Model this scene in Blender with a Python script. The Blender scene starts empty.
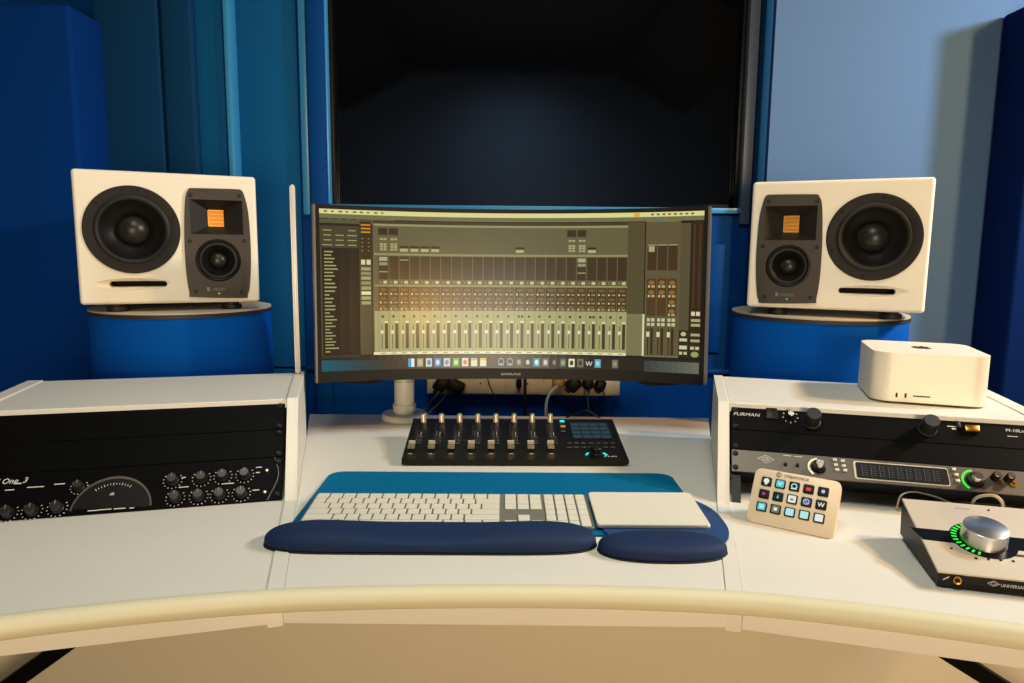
import bpy, bmesh, math, random
from mathutils import Vector, Matrix
random.seed(4)
S = bpy.context.scene
COL = S.collection
PI = math.pi
R = math.radians
T = Matrix.Translation
def RX(a): return Matrix.Rotation(a, 4, 'X')
def RY(a): return Matrix.Rotation(a, 4, 'Y')
def RZ(a): return Matrix.Rotation(a, 4, 'Z')
I4 = Matrix.Identity(4)

# ------------------------------------------------------------------ camera
F = 690.0
PITCH = math.atan(0.134)
CAMH = 1.14
cam_d = bpy.data.cameras.new('camera')
cam = bpy.data.objects.new('camera', cam_d)
COL.objects.link(cam)
cam_d.sensor_width = 36.0
cam_d.lens = F / 1024 * 36.0
cam_d.clip_start = 0.02
CM = T((0, 0, CAMH)) @ RX(PI / 2 - PITCH) @ RZ(0.010)
cam.matrix_world = CM
S.camera = cam

def ray(px, py):
    d = Vector(((px - 512) / F, -(py - 341.5) / F, -1.0))
    return CM.translation.copy(), (CM.to_3x3() @ d)
def P(px, py, h):            # point of a horizontal surface at height h
    o, d = ray(px, py)
    return o + d * ((h - o.z) / d.z)
def PY(px, py, y):           # point of a wall at depth y
    o, d = ray(px, py)
    return o + d * ((y - o.y) / d.y)
def DZ(px, py, z):
    o, d = ray(px, py)
    return o + d * z
def on(M, px, py, h=0.0):    # local x, y on the plane z=h of frame M
    o, d = ray(px, py)
    Mi = M.inverted()
    o = Mi @ o
    d = Mi.to_3x3() @ d
    p = o + d * ((h - o.z) / d.z)
    return Vector((p.x, p.y))

# ------------------------------------------------------------------ materials
def lin(c):
    return tuple((x / 12.92 if x <= 0.04045 else ((x + 0.055) / 1.055) ** 2.4) for x in (v / 255 for v in c))
MATS = {}
def mat(name, rgb, rough=0.5, metal=0.0, vary=0.06, scale=40.0, bump=0.0, coat=0.0, emit=None, es=0.0, sheen=0.0, spec=0.5):
    if name in MATS: return MATS[name]
    m = bpy.data.materials.new(name)
    m.use_nodes = True
    nt = m.node_tree
    b = nt.nodes['Principled BSDF']
    c = lin(rgb)
    tc = nt.nodes.new('ShaderNodeTexCoord')
    nz = nt.nodes.new('ShaderNodeTexNoise')
    nz.inputs['Scale'].default_value = scale
    nz.inputs['Detail'].default_value = 5
    nt.links.new(tc.outputs['Object'], nz.inputs['Vector'])
    mp = nt.nodes.new('ShaderNodeMapRange')
    mp.inputs['To Min'].default_value = 1 - vary
    mp.inputs['To Max'].default_value = 1 + vary
    nt.links.new(nz.outputs['Fac'], mp.inputs['Value'])
    mx = nt.nodes.new('ShaderNodeVectorMath'); mx.operation = 'SCALE'
    mx.inputs[0].default_value = c
    nt.links.new(mp.outputs['Result'], mx.inputs['Scale'])
    nt.links.new(mx.outputs['Vector'], b.inputs['Base Color'])
    b.inputs['Roughness'].default_value = rough
    b.inputs['Metallic'].default_value = metal
    b.inputs['Coat Weight'].default_value = coat
    b.inputs['Specular IOR Level'].default_value = spec
    if sheen: b.inputs['Sheen Weight'].default_value = sheen
    if bump:
        bp = nt.nodes.new('ShaderNodeBump')
        bp.inputs['Strength'].default_value = bump
        bp.inputs['Distance'].default_value = 0.002
        nt.links.new(nz.outputs['Fac'], bp.inputs['Height'])
        nt.links.new(bp.outputs['Normal'], b.inputs['Normal'])
    if emit:
        b.inputs['Emission Color'].default_value = (*lin(emit), 1)
        b.inputs['Emission Strength'].default_value = es
    MATS[name] = m
    return m

M_WHITE = mat('white laminate', (216, 213, 202), 0.45, vary=0.02, scale=60, bump=0.04)
M_PAD = mat('cream vinyl', (204, 200, 172), 0.55, vary=0.03, scale=9, bump=0.05, spec=.3)
M_FLOOR = mat('beige floor', (188, 168, 134), 0.5, vary=0.05, scale=3)
M_BLUEW = mat('blue painted wall', (0, 66, 136), 0.55, vary=0.05, scale=12, bump=0.05, spec=.12)
M_TEALW = mat('teal blue wall cloth', (0, 90, 146), 0.75, vary=0.06, scale=60, bump=0.2, spec=.2)
M_TEALD = mat('dark teal wall cloth', (0, 58, 100), 0.85, vary=0.06, scale=90, bump=0.2, spec=.2)
M_EDGE = mat('glossy pale blue edge', (60, 150, 205), 0.3, vary=0.04)  # pale tone puts the light on the corner strips into the colour
M_PANELB = mat('royal blue panel cloth', (0, 54, 128), 0.9, vary=0.05, scale=600, bump=0.12, spec=.1)
M_TRAP = mat('blue column cloth', (0, 84, 180), 0.9, vary=0.05, scale=600, bump=0.12, spec=.1)
M_TRAPD = mat('navy trap cloth', (0, 30, 82), 0.9, vary=0.05, scale=600, bump=0.12, spec=.1)
M_PALEW = mat('blue-lit grey wall cloth', (78, 112, 152), 0.85, vary=0.05, scale=250, bump=0.3)  # blue light falling on light grey cloth is put into its colour
M_BLACKP = mat('black powder coat', (7, 7, 8), 0.5, vary=0.1, scale=300, spec=.05)
M_BLACK = mat('black plastic', (12, 11, 11), 0.42, vary=0.08, spec=.22)
M_DARK = mat('dark void', (8, 8, 9), 0.9)
M_NAVY = mat('navy lycra', (8, 36, 74), 0.7, vary=0.08, scale=400, bump=0.3, spec=.3)
M_PADB = mat('blue pad cloth', (6, 56, 110), 0.8, vary=0.08, scale=500, bump=0.3)
M_FELT = mat('teal wool felt', (0, 98, 142), 0.95, vary=0.15, scale=120, bump=0.6, spec=.1)
M_ALU = mat('brushed aluminium', (222, 206, 172), 0.35, 0.9, vary=0.04, scale=90)
M_ALUM = mat('matte silver', (196, 192, 182), 0.5, 0.35, vary=0.03, scale=90)
M_SILVER = mat('polished silver', (225, 220, 210), 0.2, 1.0, vary=0.02)
M_KEY = mat('white key caps', (214, 210, 194), 0.5, vary=0.015)
M_KBBODY = mat('keyboard aluminium', (132, 132, 122), 0.5, 0.4, vary=0.02)
M_SPK = mat('white speaker lacquer', (243, 236, 218), 0.6, vary=0.015, spec=.3)
M_PLATE = mat('dark taupe metal', (54, 49, 43), 0.55, vary=0.06, scale=300, bump=0.08)
M_RUB = mat('black rubber', (16, 15, 15), 0.6, vary=0.08)
M_CONE = mat('black cone', (18, 17, 17), 0.32, vary=0.1, scale=120)
M_CAP = mat('dust cap', (34, 31, 28), 0.38, vary=0.06)
M_AMT = mat('orange foil', (214, 138, 34), 0.4, 0.5, vary=0.1, scale=300)
M_INK = mat('white print', (205, 205, 198), 0.6)
M_INKG = mat('grey print', (120, 120, 116), 0.6)
M_INKK = mat('black print', (22, 20, 18), 0.6)
M_GUN = mat('gunmetal face', (92, 86, 78), 0.45, 0.6, vary=0.04, scale=200)
M_GREEN = mat('green led', (30, 200, 40), 0.4, emit=(50, 230, 50), es=0.8)
M_CYAN = mat('cyan led', (20, 190, 200), 0.4, emit=(30, 215, 215), es=0.8)
M_BRASS = mat('brass', (190, 140, 60), 0.3, 1.0)
M_CREAMP = mat('cream socket plastic', (214, 190, 150), 0.4)
M_CABLEW = mat('pale grey cable', (190, 180, 160), 0.5)
M_CABLEK = mat('black cable', (15, 15, 16), 0.5)
M_GLASS = mat('dark window glass', (3, 4, 6), 0.06, vary=0.0, spec=1.0)
M_SCRBODY = mat('monitor plastic', (20, 18, 15), 0.45, vary=0.04, spec=.2)
M_EDGESIL = mat('monitor silver edge', (120, 118, 112), 0.35, 0.6)
M_MACW = mat('anodised silver', (240, 232, 214), 0.52, 0.25, vary=0.015, scale=200)
M_SDECK = mat('white deck plastic', (226, 208, 178), 0.45, vary=0.01)
M_TWIN = mat('twin silver face', (198, 188, 170), 0.45, 0.25, vary=0.03, scale=200)
M_CEIL = mat('dark ceiling cloth', (40, 42, 48), 0.9)
M_ROOM = mat('room wall paint', (140, 165, 195), 0.8)
M_ROOMP = mat('rear panel cloth', (14, 16, 22), 0.9)
M_FRAME = mat('grey blue window frame', (84, 96, 116), 0.4, vary=0.04)

def emis(name, rgb, s=1.0, base=(8, 8, 8)):
    return mat(name, base, 0.35, emit=rgb, es=s)

# ------------------------------------------------------------------ geometry
class MB:
    def __init__(s): s.bm = bmesh.new()
    def _m(s, verts, M):
        if M is not None: bmesh.ops.transform(s.bm, matrix=M, verts=verts)
    def box(s, c, d, bev=0.0, seg=2, M=None):
        r = bmesh.ops.create_cube(s.bm, size=1.0)
        vs = r['verts']
        bmesh.ops.transform(s.bm, matrix=T(c) @ Matrix.Diagonal((*d, 1)), verts=vs)
        if bev:
            es = list({e for v in vs for e in v.link_edges})
            r2 = bmesh.ops.bevel(s.bm, geom=es, offset=min(bev, min(d) * 0.49), segments=seg, profile=0.5, affect='EDGES')
            vs = list({v for f in r2['faces'] for v in f.verts} | {v for v in vs if v.is_valid})
        s._m(vs, M); return s
    def b2(s, a, b, bev=0.0, seg=2, M=None):
        c = [(a[i] + b[i]) / 2 for i in range(3)]; d = [abs(b[i] - a[i]) for i in range(3)]
        return s.box(c, d, bev, seg, M)
    def prism(s, pts, z0, z1, M=None, bev=0.0, seg=2):
        v0 = [s.bm.verts.new((p[0], p[1], z0)) for p in pts]
        v1 = [s.bm.verts.new((p[0], p[1], z1)) for p in pts]
        n = len(pts)
        fb = s.bm.faces.new(v0[::-1]); ft = s.bm.faces.new(v1)
        for i in range(n):
            s.bm.faces.new((v0[i], v0[(i + 1) % n], v1[(i + 1) % n], v1[i]))
        vs = v0 + v1
        if bev:
            es = list(ft.edges)
            r2 = bmesh.ops.bevel(s.bm, geom=es, offset=bev, segments=seg, profile=0.5, affect='EDGES')
            vs = list({v for f in r2['faces'] for v in f.verts} | {v for v in vs if v.is_valid})
        bmesh.ops.recalc_face_normals(s.bm, faces=list({f for v in vs for f in v.link_faces}))
        s._m(vs, M); return s
    def lathe(s, prof, n=48, M=None, close=False):
        rings = []; vs = []
        for r, z in prof:
            if r < 1e-6:
                v = s.bm.verts.new((0, 0, z)); rings.append([v]); vs.append(v)
            else:
                rg = [s.bm.verts.new((r * math.cos(2 * PI * i / n), r * math.sin(2 * PI * i / n), z)) for i in range(n)]
                rings.append(rg); vs += rg
        fs = []
        for a, b in zip(rings, rings[1:]):
            for i in range(n):
                j = (i + 1) % n
                if len(a) == 1 and len(b) == 1: continue
                if len(a) == 1: fs.append(s.bm.faces.new((a[0], b[i], b[j])))
                elif len(b) == 1: fs.append(s.bm.faces.new((a[i], a[j], b[0])))
                else: fs.append(s.bm.faces.new((a[i], a[j], b[j], b[i])))
        bmesh.ops.recalc_face_normals(s.bm, faces=fs)
        s._m(vs, M); return s
    def cyl(s, r, z0, z1, n=32, M=None, bev=0.0, r2=None):
        r2 = r if r2 is None else r2
        if bev: pr = [(0, z0), (r, z0), (r2, z1 - bev), (r2 - bev * .3, z1 - bev * .3), (r2 - bev, z1), (0, z1)]
        else: pr = [(0, z0), (r, z0), (r2, z1), (0, z1)]
        return s.lathe(pr, n, M)
    def tube(s, pts, r, n=10, M=None, cap=True):
        pts = [Vector(p) for p in pts]
        rings = []; up = None; vs = []
        for i, p in enumerate(pts):
            a = pts[max(i - 1, 0)]; b = pts[min(i + 1, len(pts) - 1)]
            t = (b - a).normalized()
            if up is None:
                up = t.orthogonal().normalized()
            up = (up - t * up.dot(t)).normalized()
            w = t.cross(up)
            rr = r[i] if isinstance(r, (list, tuple)) else r
            ra, rb = rr if isinstance(rr, tuple) else (rr, rr)
            rg = [s.bm.verts.new(p + up * (ra * math.cos(2 * PI * k / n)) + w * (rb * math.sin(2 * PI * k / n))) for k in range(n)]
            rings.append(rg); vs += rg
        for a, b in zip(rings, rings[1:]):
            for k in range(n):
                s.bm.faces.new((a[k], a[(k + 1) % n], b[(k + 1) % n], b[k]))
        if cap:
            s.bm.faces.new(rings[0][::-1]); s.bm.faces.new(rings[-1])
        s._m(vs, M); return s
    def text(s, txt, size, M, depth=0.0002, align='LEFT', sx=1.0, shear=0.0):
        cu = bpy.data.curves.new('t', 'FONT')
        cu.body = txt; cu.size = size; cu.extrude = depth; cu.align_x = align; cu.shear = shear
        cu.resolution_u = 2
        ob = bpy.data.objects.new('t', cu)
        COL.objects.link(ob)
        bpy.context.view_layer.update()
        dg = bpy.context.evaluated_depsgraph_get()
        me = bpy.data.meshes.new_from_object(ob.evaluated_get(dg))
        me.transform(M @ Matrix.Diagonal((sx, 1, 1, 1)))
        s.bm.from_mesh(me)
        bpy.data.objects.remove(ob); bpy.data.curves.remove(cu); bpy.data.meshes.remove(me)
        return s
    def build(s, name, m, parent=None, ang=35, loc=None, **tags):
        me = bpy.data.meshes.new(name)
        s.bm.normal_update()
        s.bm.to_mesh(me); s.bm.free()
        me.materials.append(m)
        me.shade_smooth()
        me.set_sharp_from_angle(angle=R(ang))
        o = bpy.data.objects.new(name, me)
        COL.objects.link(o)
        if parent is not None: o.parent = parent
        for k, v in tags.items(): o[k] = v
        return o

def thing(name, label, cat, M=I4, group=None):
    o = bpy.data.objects.new(name, None)
    COL.objects.link(o)
    o.empty_display_size = 0.05
    o.matrix_world = M
    o['label'] = label; o['category'] = cat
    if group: o['group'] = group
    return o
def tag(o, label, cat, group=None):
    o['label'] = label; o['category'] = cat
    if group: o['group'] = group
    return o
def struct(o):
    o['kind'] = 'structure'; return o
def cut(o, *cutters):
    """subtract cutter meshes (MB) from o, in o's own coordinates"""
    for mb in cutters:
        c = mb.build('cutter', M_DARK)
        c.matrix_world = o.matrix_world
        mod = o.modifiers.new('b', 'BOOLEAN'); mod.object = c; mod.operation = 'DIFFERENCE'; mod.solver = 'EXACT'
        par = o.parent; o.parent = None
        mw = o.matrix_basis.copy(); o.matrix_basis = I4; c.matrix_world = I4
        bpy.context.view_layer.update()
        dg = bpy.context.evaluated_depsgraph_get()
        me = bpy.data.meshes.new_from_object(o.evaluated_get(dg))
        o.modifiers.clear()
        nm = o.data.name; o.data = me; me.name = nm
        me.shade_smooth(); me.set_sharp_from_angle(angle=R(35))
        o.parent = par; o.matrix_basis = mw
        bpy.data.objects.remove(c)
    return o
def rrect(x0, y0, x1, y1, r, n=6):
    pts = []
    for cx, cy, a0 in ((x1 - r, y0 + r, -90), (x1 - r, y1 - r, 0), (x0 + r, y1 - r, 90), (x0 + r, y0 + r, 180)):
        for i in range(n + 1):
            a = R(a0 + 90 * i / n)
            pts.append((cx + r * math.cos(a), cy + r * math.sin(a)))
    return pts
def spline(pts, n=12):
    P_ = [Vector(p) for p in pts]
    P_ = [P_[0] * 2 - P_[1]] + P_ + [P_[-1] * 2 - P_[-2]]
    out = []
    for i in range(1, len(P_) - 2):
        a, b, c, d = P_[i - 1:i + 3]
        for k in range(n):
            t = k / n
            out.append(0.5 * ((2 * b) + (c - a) * t + (2 * a - 5 * b + 4 * c - d) * t * t + (3 * b - a - 3 * c + d) * t ** 3))
    out.append(P_[-2]); return out

# ================================================================== ROOM
WY = 2.0        # back wall
WIN_L, WIN_R, WIN_B = PY(329, 100, WY).x, PY(744, 100, WY).x, PY(512, 206, WY).z
RH = 2.9
# floor / ceiling / walls
struct(MB().b2((-3.2, -3.2, -0.05), (3.2, 2.6, 0)).build('floor', M_FLOOR))
struct(MB().b2((-3.2, -3.2, RH), (3.2, 2.6, RH + .05)).build('ceiling', M_CEIL))
struct(MB().b2((-3.25, -3.2, 0), (-3.2, 2.6, RH)).build('wall_left', M_ROOM))
struct(MB().b2((3.2, -3.2, 0), (3.25, 2.6, RH)).build('wall_right', M_ROOM))
struct(MB().b2((-3.2, -3.25, 0), (3.2, -3.2, RH)).build('wall_rear', M_ROOM))
XA = PY(768, 100, WY).x
w = MB()
w.b2((-3.2, WY, 0), (WIN_L - .07, WY + .1, RH))
w.b2((WIN_L - .07, WY, 0), (XA, WY + .1, WIN_B - .02))
w.b2((WIN_L - .07, WY, 2.35), (XA, WY + .1, RH))
w.b2((WIN_R + .02, WY, WIN_B - .02), (XA, WY + .1, 2.35))
struct(w.build('wall_back', M_BLUEW))
w = MB()
w.b2((XA + .002, WY - .02, 0), (3.2, WY + .1, RH))
struct(w.build('wall_back_cloth', M_PALEW))
# window with dark glass, leaning frame
wt = bpy.data.objects.new('window_1', None); COL.objects.link(wt); struct(wt)
g = MB().b2((WIN_L - .01, WY + .035, WIN_B - .01), (WIN_R + .01, WY + .043, 2.35)).build('window_glass', M_GLASS, wt)
fr = MB()
fr.b2((WIN_L - .012, WY - .01, WIN_B - .016), (WIN_R + .03, WY + .034, WIN_B), .003)
fr.b2((WIN_L - .016, WY - .012, WIN_B), (WIN_L, WY + .034, 2.35), .003)
fr.build('window_frame', M_EDGE, wt)
MB().b2((WIN_R + .002, WY - .012, WIN_B - .045), (WIN_R + .03, WY + .034, 2.35), .003).build('window_frame', M_FRAME, wt)
MB().b2((WIN_L - .002, WY + .01, WIN_B + .001), (WIN_L + .01, WY + .034, 2.35), .001).b2((WIN_R - .01, WY + .01, WIN_B + .001), (WIN_R + .001, WY + .034, 2.35), .001).build('window_gasket', M_BLACK, wt)
MB().b2((WIN_L - .1, WY + .11, WIN_B - .1), (WIN_R + .1, WY + .13, 2.45)).build('window_backing', M_DARK, wt)
# navy jamb to the right of the window
x0, x1 = PY(751, 100, WY).x, PY(769, 100, WY - .05).x
struct(MB().b2((x0 + .012, WY - .05, 0), (x1, WY, RH), .004).build('trim_1', M_TEALD))
# recess edges and mouldings on the left
def vtrim(n, px0, px1, dep, m, z1=RH, z0=0, y=WY, row=100, bev=.003):
    a, b = PY(px0, row, y - dep).x, PY(px1, row, y - dep).x
    return struct(MB().b2((a, y - dep, z0), (b, y - .0005, z1), bev).build('trim_%d' % n, m))
vtrim(2, 300, 307, .02, M_EDGE, z0=PY(303, 215, WY).z)
vtrim(3, 308, 324, .035, M_BLUEW)
vtrim(4, 226, 232, .06, M_EDGE)
vtrim(5, 198, 225, .045, M_TEALW)
vtrim(6, 233, 298, .012, M_TEALW)
# horizontal dado and shadow rail beneath the window
za = PY(600, 368, WY).z
struct(MB().b2((WIN_L - .3, WY - .012, za - .012), (XA, WY - .0005, za), .003).build('trim_7', M_BLUEW))
zb = PY(600, 222, WY).z; xc = PY(722, 300, WY).x
struct(MB().b2((PY(713, 300, WY).x - .02, WY - .008, za + .05), (xc, WY - .0005, zb - .06), .003).build('trim_8', M_BLUEW))

# rear wall panels and ceiling beams seen in the window's reflection
for i, (a, b) in enumerate(((-1.5, -.62), (-.5, .45), (.57, 1.5))):
    tag(MB().b2((a, -3.1995, .75), (b, -3.08, 1.45), .01).build('acoustic_panel', M_ROOMP),
        ['dark acoustic panel reflected low in the window, left one', 'dark acoustic panel reflected low in the window, middle one', 'dark acoustic panel reflected low in the window, right one'][i],
        'acoustic panel', 'acoustic panels on the rear wall')
for i, sx in enumerate((-1, 1)):
    mb = MB(); mb.b2((-.35, -1.2, -.05), (.35, 1.2, 0), .01)
    o = mb.build('ceiling_panel', M_ROOMP)
    o.matrix_world = T((sx * 1.3, -1.4, 2.6)) @ RY(sx * R(28))
    tag(o, ['slanting dark ceiling panel reflected in the left of the window', 'slanting dark ceiling panel reflected in the right of the window'][i], 'ceiling panel', 'slanting ceiling panels')

# ---- acoustic boxes left
def box_panel(name, label, p_front_top, y_front, y_back, right=True, m=M_PANELB, xout=None):
    q = PY(*p_front_top, y_front)
    x2 = xout
    o = MB().b2((min(q.x, x2), y_front, 0), (max(q.x, x2), y_back, q.z), .012, 3).build(name, m)
    return tag(o, label, 'acoustic panel')
box_panel('bass_trap', 'big royal blue cloth box panel at the far left of the wall', (68, 3), 1.80, 1.96, xout=-2.2)
q0, q1 = PY(100, 100, 1.95).x, PY(164.5, 100, 1.95).x
tag(MB().b2((q0, 1.935, .1), (q1, 1.995, 2.7), .008, 3).build('wall_panel', M_TEALD), 'wide dark teal cloth panel just right of the big blue box', 'acoustic panel')
q2, q3 = PY(166.5, 100, 1.95).x, PY(197, 100, 1.95).x
tag(MB().b2((q2, 1.935, .1), (q3, 1.995, 2.7), .008, 3).build('wall_panel', M_TEALD), 'narrow dark teal cloth panel right of the thin black seam', 'acoustic panel')
# right trap
q = PY(1004, 15, 1.97)
qb = PY(1020, 200, 1.83)
o = MB().b2((q.x, 1.83, 0), (3.0, 1.975, q.z), .01, 3).build('bass_trap', M_TRAPD)
tag(o, 'tall navy cloth box panel at the right edge of the wall', 'acoustic panel')

# ================================================================== DESK
DT = 0.75
TH = R(14.4)
AL = P(285, 500.2, DT); AR = P(729, 502.8, DT)
ML = T(AL) @ RZ(TH)          # left frame: +x inwards, +y back
MR = T(AR) @ RZ(-TH)         # right frame: +x outwards, +y back
RW = 0.455                   # rack width
RA = R(45)
RD = 0.178
RHt = RD * math.cos(RA)      # rack roof height over desk
RDp = 0.378                   # rack back, local y
PT = 0.018
desk = thing('studio_desk', 'white studio desk with cream padded front edge and two angled side wings', 'desk', T((0, 1.0, 0)))
def dl(v): return (v[0], v[1] - 1.0, v[2] if len(v) > 2 else 0)
FY = P(512, 597, DT).y       # front edge line of the middle part
# corner points
fl_in = ML @ Vector((PT + .0, 0, 0)); fr_in = MR @ Vector((-PT, 0, 0))
def line_at_y(p, d, y): t = (y - p.y) / d.y; return Vector((p.x + d.x * t, y, 0))
dL = (ML.to_3x3() @ Vector((0, 1, 0))); dR = (MR.to_3x3() @ Vector((0, 1, 0)))
BY = P(520, 416, DT).y
SL = .034
c0 = line_at_y(fl_in, dL, FY); c1 = line_at_y(fr_in, dR, FY)
c2 = line_at_y(fr_in, dR, BY); c3 = line_at_y(fl_in, dL, BY)
pts = [dl(p) for p in (c0, c1, c2, c3)]
MB().prism(pts, DT - SL, DT, bev=.0012, seg=1).build('worktop', M_WHITE, desk)
# wings: from the inner plate outwards
Lout = -(RW + 2 * PT + .25)
def wing(M, s):
    # s=-1 left (x from 0 to negative); front edge along the wing direction
    fin = line_at_y(M @ Vector((0, 0, 0)), M.to_3x3() @ Vector((0, 1, 0)), FY - .004)
    loc = M.inverted() @ Vector((fin.x, fin.y, DT))
    y0 = loc.y
    a = [(0, y0), (s * .62, y0 - .0), (s * .62, RDp), (0, RDp)]
    if s < 0: a = a[::-1]
    return [M @ Vector((p[0], p[1], 0)) for p in a]
for M, s in ((ML, -1), (MR, 1)):
    MB().prism([dl(p) for p in wing(M, s)], DT - SL, DT - .0005, bev=.001, seg=1).build('worktop', M_WHITE, desk)
# padded front edge
padpx = [(-190, 659), (-90, 643), (0, 628.5), (100, 616.5), (200, 607), (290, 601), (400, 597.8), (512, 597), (620, 598.5), (735, 603.5), (830, 612.5), (930, 625), (1024, 638), (1110, 653), (1200, 669)]
pp = [dl(P(x, y, DT + .004)) for x, y in padpx]
pp = [(p[0], p[1] + .003, DT + .0035) for p in pp]
MB().tube(spline(pp, 6), 0.0128, 18).build('padded_edge', M_PAD, desk)
# slanted legs and the beige back panel under the desk
MB().b2((-1.25, .28, .0), (1.25, .298, DT - SL - .001), .002).build('modesty_panel', mat('beige board', (210, 200, 174), .5, vary=.02, scale=8), desk)
for pa, pb in (((58, 650), (12, 683)), ((950, 654), (996, 683))):
    a = PY(*pa, 1.15); b = PY(*pb, 1.15); d = b - a
    top = a + d * ((DT - SL - .002 - a.z) / d.z); bot = a + d * ((.0 - a.z) / d.z)
    MB().b2((-.014, -.014, 0), (.014, .014, (top - bot).length), .003, M=T((bot.x, .15, 0)) @ RY(math.atan2(top.x - bot.x, top.z - bot.z))).build('leg', M_BLACKP, desk)

# rack cabinets
def cabinet(M, s, label):
    t = thing('rack_cabinet', label, 'rack cabinet', M)
    def X(a): return a * s
    # inner plate: profile in (y,z), runs to desk front
    fin = line_at_y(M.translation, M.to_3x3() @ Vector((0, 1, 0)), FY - .004)
    y0 = (M.inverted() @ Vector((fin.x, fin.y, DT))).y
    prof = [(y0, -.038), (y0, .0012), (-.006, .0012), (RHt * math.tan(RA) - .004, RHt + .010), (RDp, RHt + .010), (RDp, -.038)]
    PM = Matrix(((0, 0, 1, 0), (1, 0, 0, 0), (0, 1, 0, 0), (0, 0, 0, 1)))   # (y,z,x)->(x,y,z)
    xs = sorted((X(-PT), X(0)))
    MB().prism(prof, xs[0], xs[1], M=PM, bev=.0015, seg=1).build('side_panel', M_WHITE, t)
    xs = sorted((X(RW), X(RW + PT + .008)))
    prof2 = [(-.004, .0012)] + prof[3:5] + [(RDp, .0012)]
    MB().prism(prof2, xs[0], xs[1], M=PM, bev=.0015, seg=1).build('side_panel', M_WHITE, t)
    xs = sorted((X(.0005), X(RW - .0005)))
    MB().b2((xs[0], RHt * math.tan(RA) - .002, RHt - .008), (xs[1], RDp, RHt + .008), .0012, 1).build('top_panel', M_WHITE, t)
    MB().b2((xs[0], RDp - .012, .001), (xs[1], RDp, RHt - .009), 0).build('back_panel', M_WHITE, t)
    MB().b2((xs[0], .20, .001), (xs[1], .205, RHt - .009), 0).build('inner_baffle', M_DARK, t)
    # black rails
    for xa in (.004, RW - .018):
        a, b = sorted((X(xa), X(xa + .014)))
        MB().b2((a, .0015, -.008), (b, RD - .002, -.004), M=RX(PI / 2 - RA)).build('rack_rail', M_BLACK, t)
    return t
cabL = cabinet(ML, -1, 'white slanted rack cabinet on the left wing of the desk')
cabR = cabinet(MR, 1, 'white slanted rack cabinet on the right wing, under the silver computer')

FLM = ML @ T((-RW, 0, 0)) @ RX(PI / 2 - RA)     # face frames: x right, y up the slope, z out
FRM = MR @ RX(PI / 2 - RA)
U = RD / 4
def screw(t, x, y, m=M_BLACK):
    MB().lathe([(0, .0055), (.0022, .0055), (.0024, .004), (.0045, .0035), (.0048, .0018), (.0048, .0012)], 12, M=T((x, y, 0))).build('screw', m, t)
def faceplate(t, y0, y1, m, th=.003, name='faceplate'):
    return MB().b2((.004, y0 + .0004, -.002), (RW - .004, y1 - .0004, th - .0015), .0008, 1).build(name, m, t)
def knob(t, x, y, r, h, m=M_BLACK, capm=None, name='knob', base=None, ind=None, tilt=0):
    prof = [(0, .0005), (r * 1.12, .0005), (r * 1.12, .002), (r, .003), (r * .94, h * .94), (r * .86, h), (0, h)]
    k = MB().lathe(prof, 24, M=T((x, y, 0))).build(name, m, t)
    if capm:
        MB().lathe([(0, h + .0008), (r * .78, h + .0008), (r * .86, h - .0003), (r * .86, h - .002)], 24, M=T((x, y, 0))).build('knob_cap', capm, k)
    if ind:
        MB().box((x, y + r * .5, h + .0004), (r * .14, r * .8, .0006)).build('indicator', ind, k)
    return k
def ticks(mb, x, y, r, n=11, a0=-225, a1=45, s=.0011):
    for i in range(n):
        a = R(a0 + (a1 - a0) * i / (n - 1))
        mb.box((0, 0, 0), (s * 1.6, s, .0004), M=T((x + r * math.cos(a), y + r * math.sin(a), .0018)) @ RZ(a))
# --- left rack: two blank panels over the channel strip
YS = [RD, RD - 1.15 * U, RD - 2.3 * U, 0.0]
for i, lab in enumerate(('plain black blank panel, upper one in the left rack', 'plain black blank panel under the other, above the knobs of the left rack')):
    t = thing('blank_panel', lab, 'rack panel', FLM, 'blank rack panels')
    faceplate(t, YS[i + 1], YS[i], M_BLACKP)
    for x in (.012, RW - .012):
        screw(t, x, YS[i + 1] + .006); screw(t, x, YS[i] - .006)
t = thing('channel_strip', 'black preamp rack unit with rows of knobs and an arched meter panel', 'audio unit', FLM)
faceplate(t, 0.001, YS[2], M_BLACKP)
HU = YS[2]
for x in (RW - .012,):
    screw(t, x, .010); screw(t, x, HU - .009)
ink = MB()
kn = [(166, 488), (184, 478 + 0), (173, 499)]
kpos = [(171.5, 477.5, .0075), (200.5, 475.5, .0075), (222, 473.5, .0075), (244, 472, .0075),
        (174, 495, .0075), (197.5, 493.5, .0075), (218.5, 492, .0075), (240.5, 490.5, .0075),
        (77, 484, .0065), (55, 505, .0075), (29.5, 508, .0075), (5, 510, .0075), (-20, 512, .0075), (-45, 515, .0075)]
for px, py, r in kpos:
    q = on(FLM, px, py, .012)
    knob(t, q.x, q.y, r, .014, M_CAP, ind=M_INKG)
    ticks(ink, q.x, q.y, r * 1.75, 11, -215, 35)
# right end: led, labels, arcs
for px, py in ((267, 471.5), (265, 493)):
    q = on(FLM, px, py); MB().cyl(.0028, .001, .005, 12, M=T((q.x, q.y, 0)), bev=.001).build('switch', M_ALU, t)
for px, py, wd in ((259, 467.8, .009), (258, 473, .006), (256, 490.5, .010), (184, 487.5, .014), (228, 484, .018), (184, 478, .006), (60, 484.5, .014), (36, 487.5, .022), (10, 490.5, .012), (18, 484, .01), (94, 511, .016), (105, 510, .018), (120, 509, .016), (132, 508.5, .006), (77, 506, .006)):
    q = on(FLM, px, py); ink.box((q.x, q.y, .0017), (wd, .0014, .0004))
ink.build('printed_scale', M_INK, t)
q = on(FLM, -33, 487)
MB().text('Channel One_3', .0125, T((q.x, q.y, .0018)), shear=.25, sx=.95).build('lettering', M_INK, t)
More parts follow.
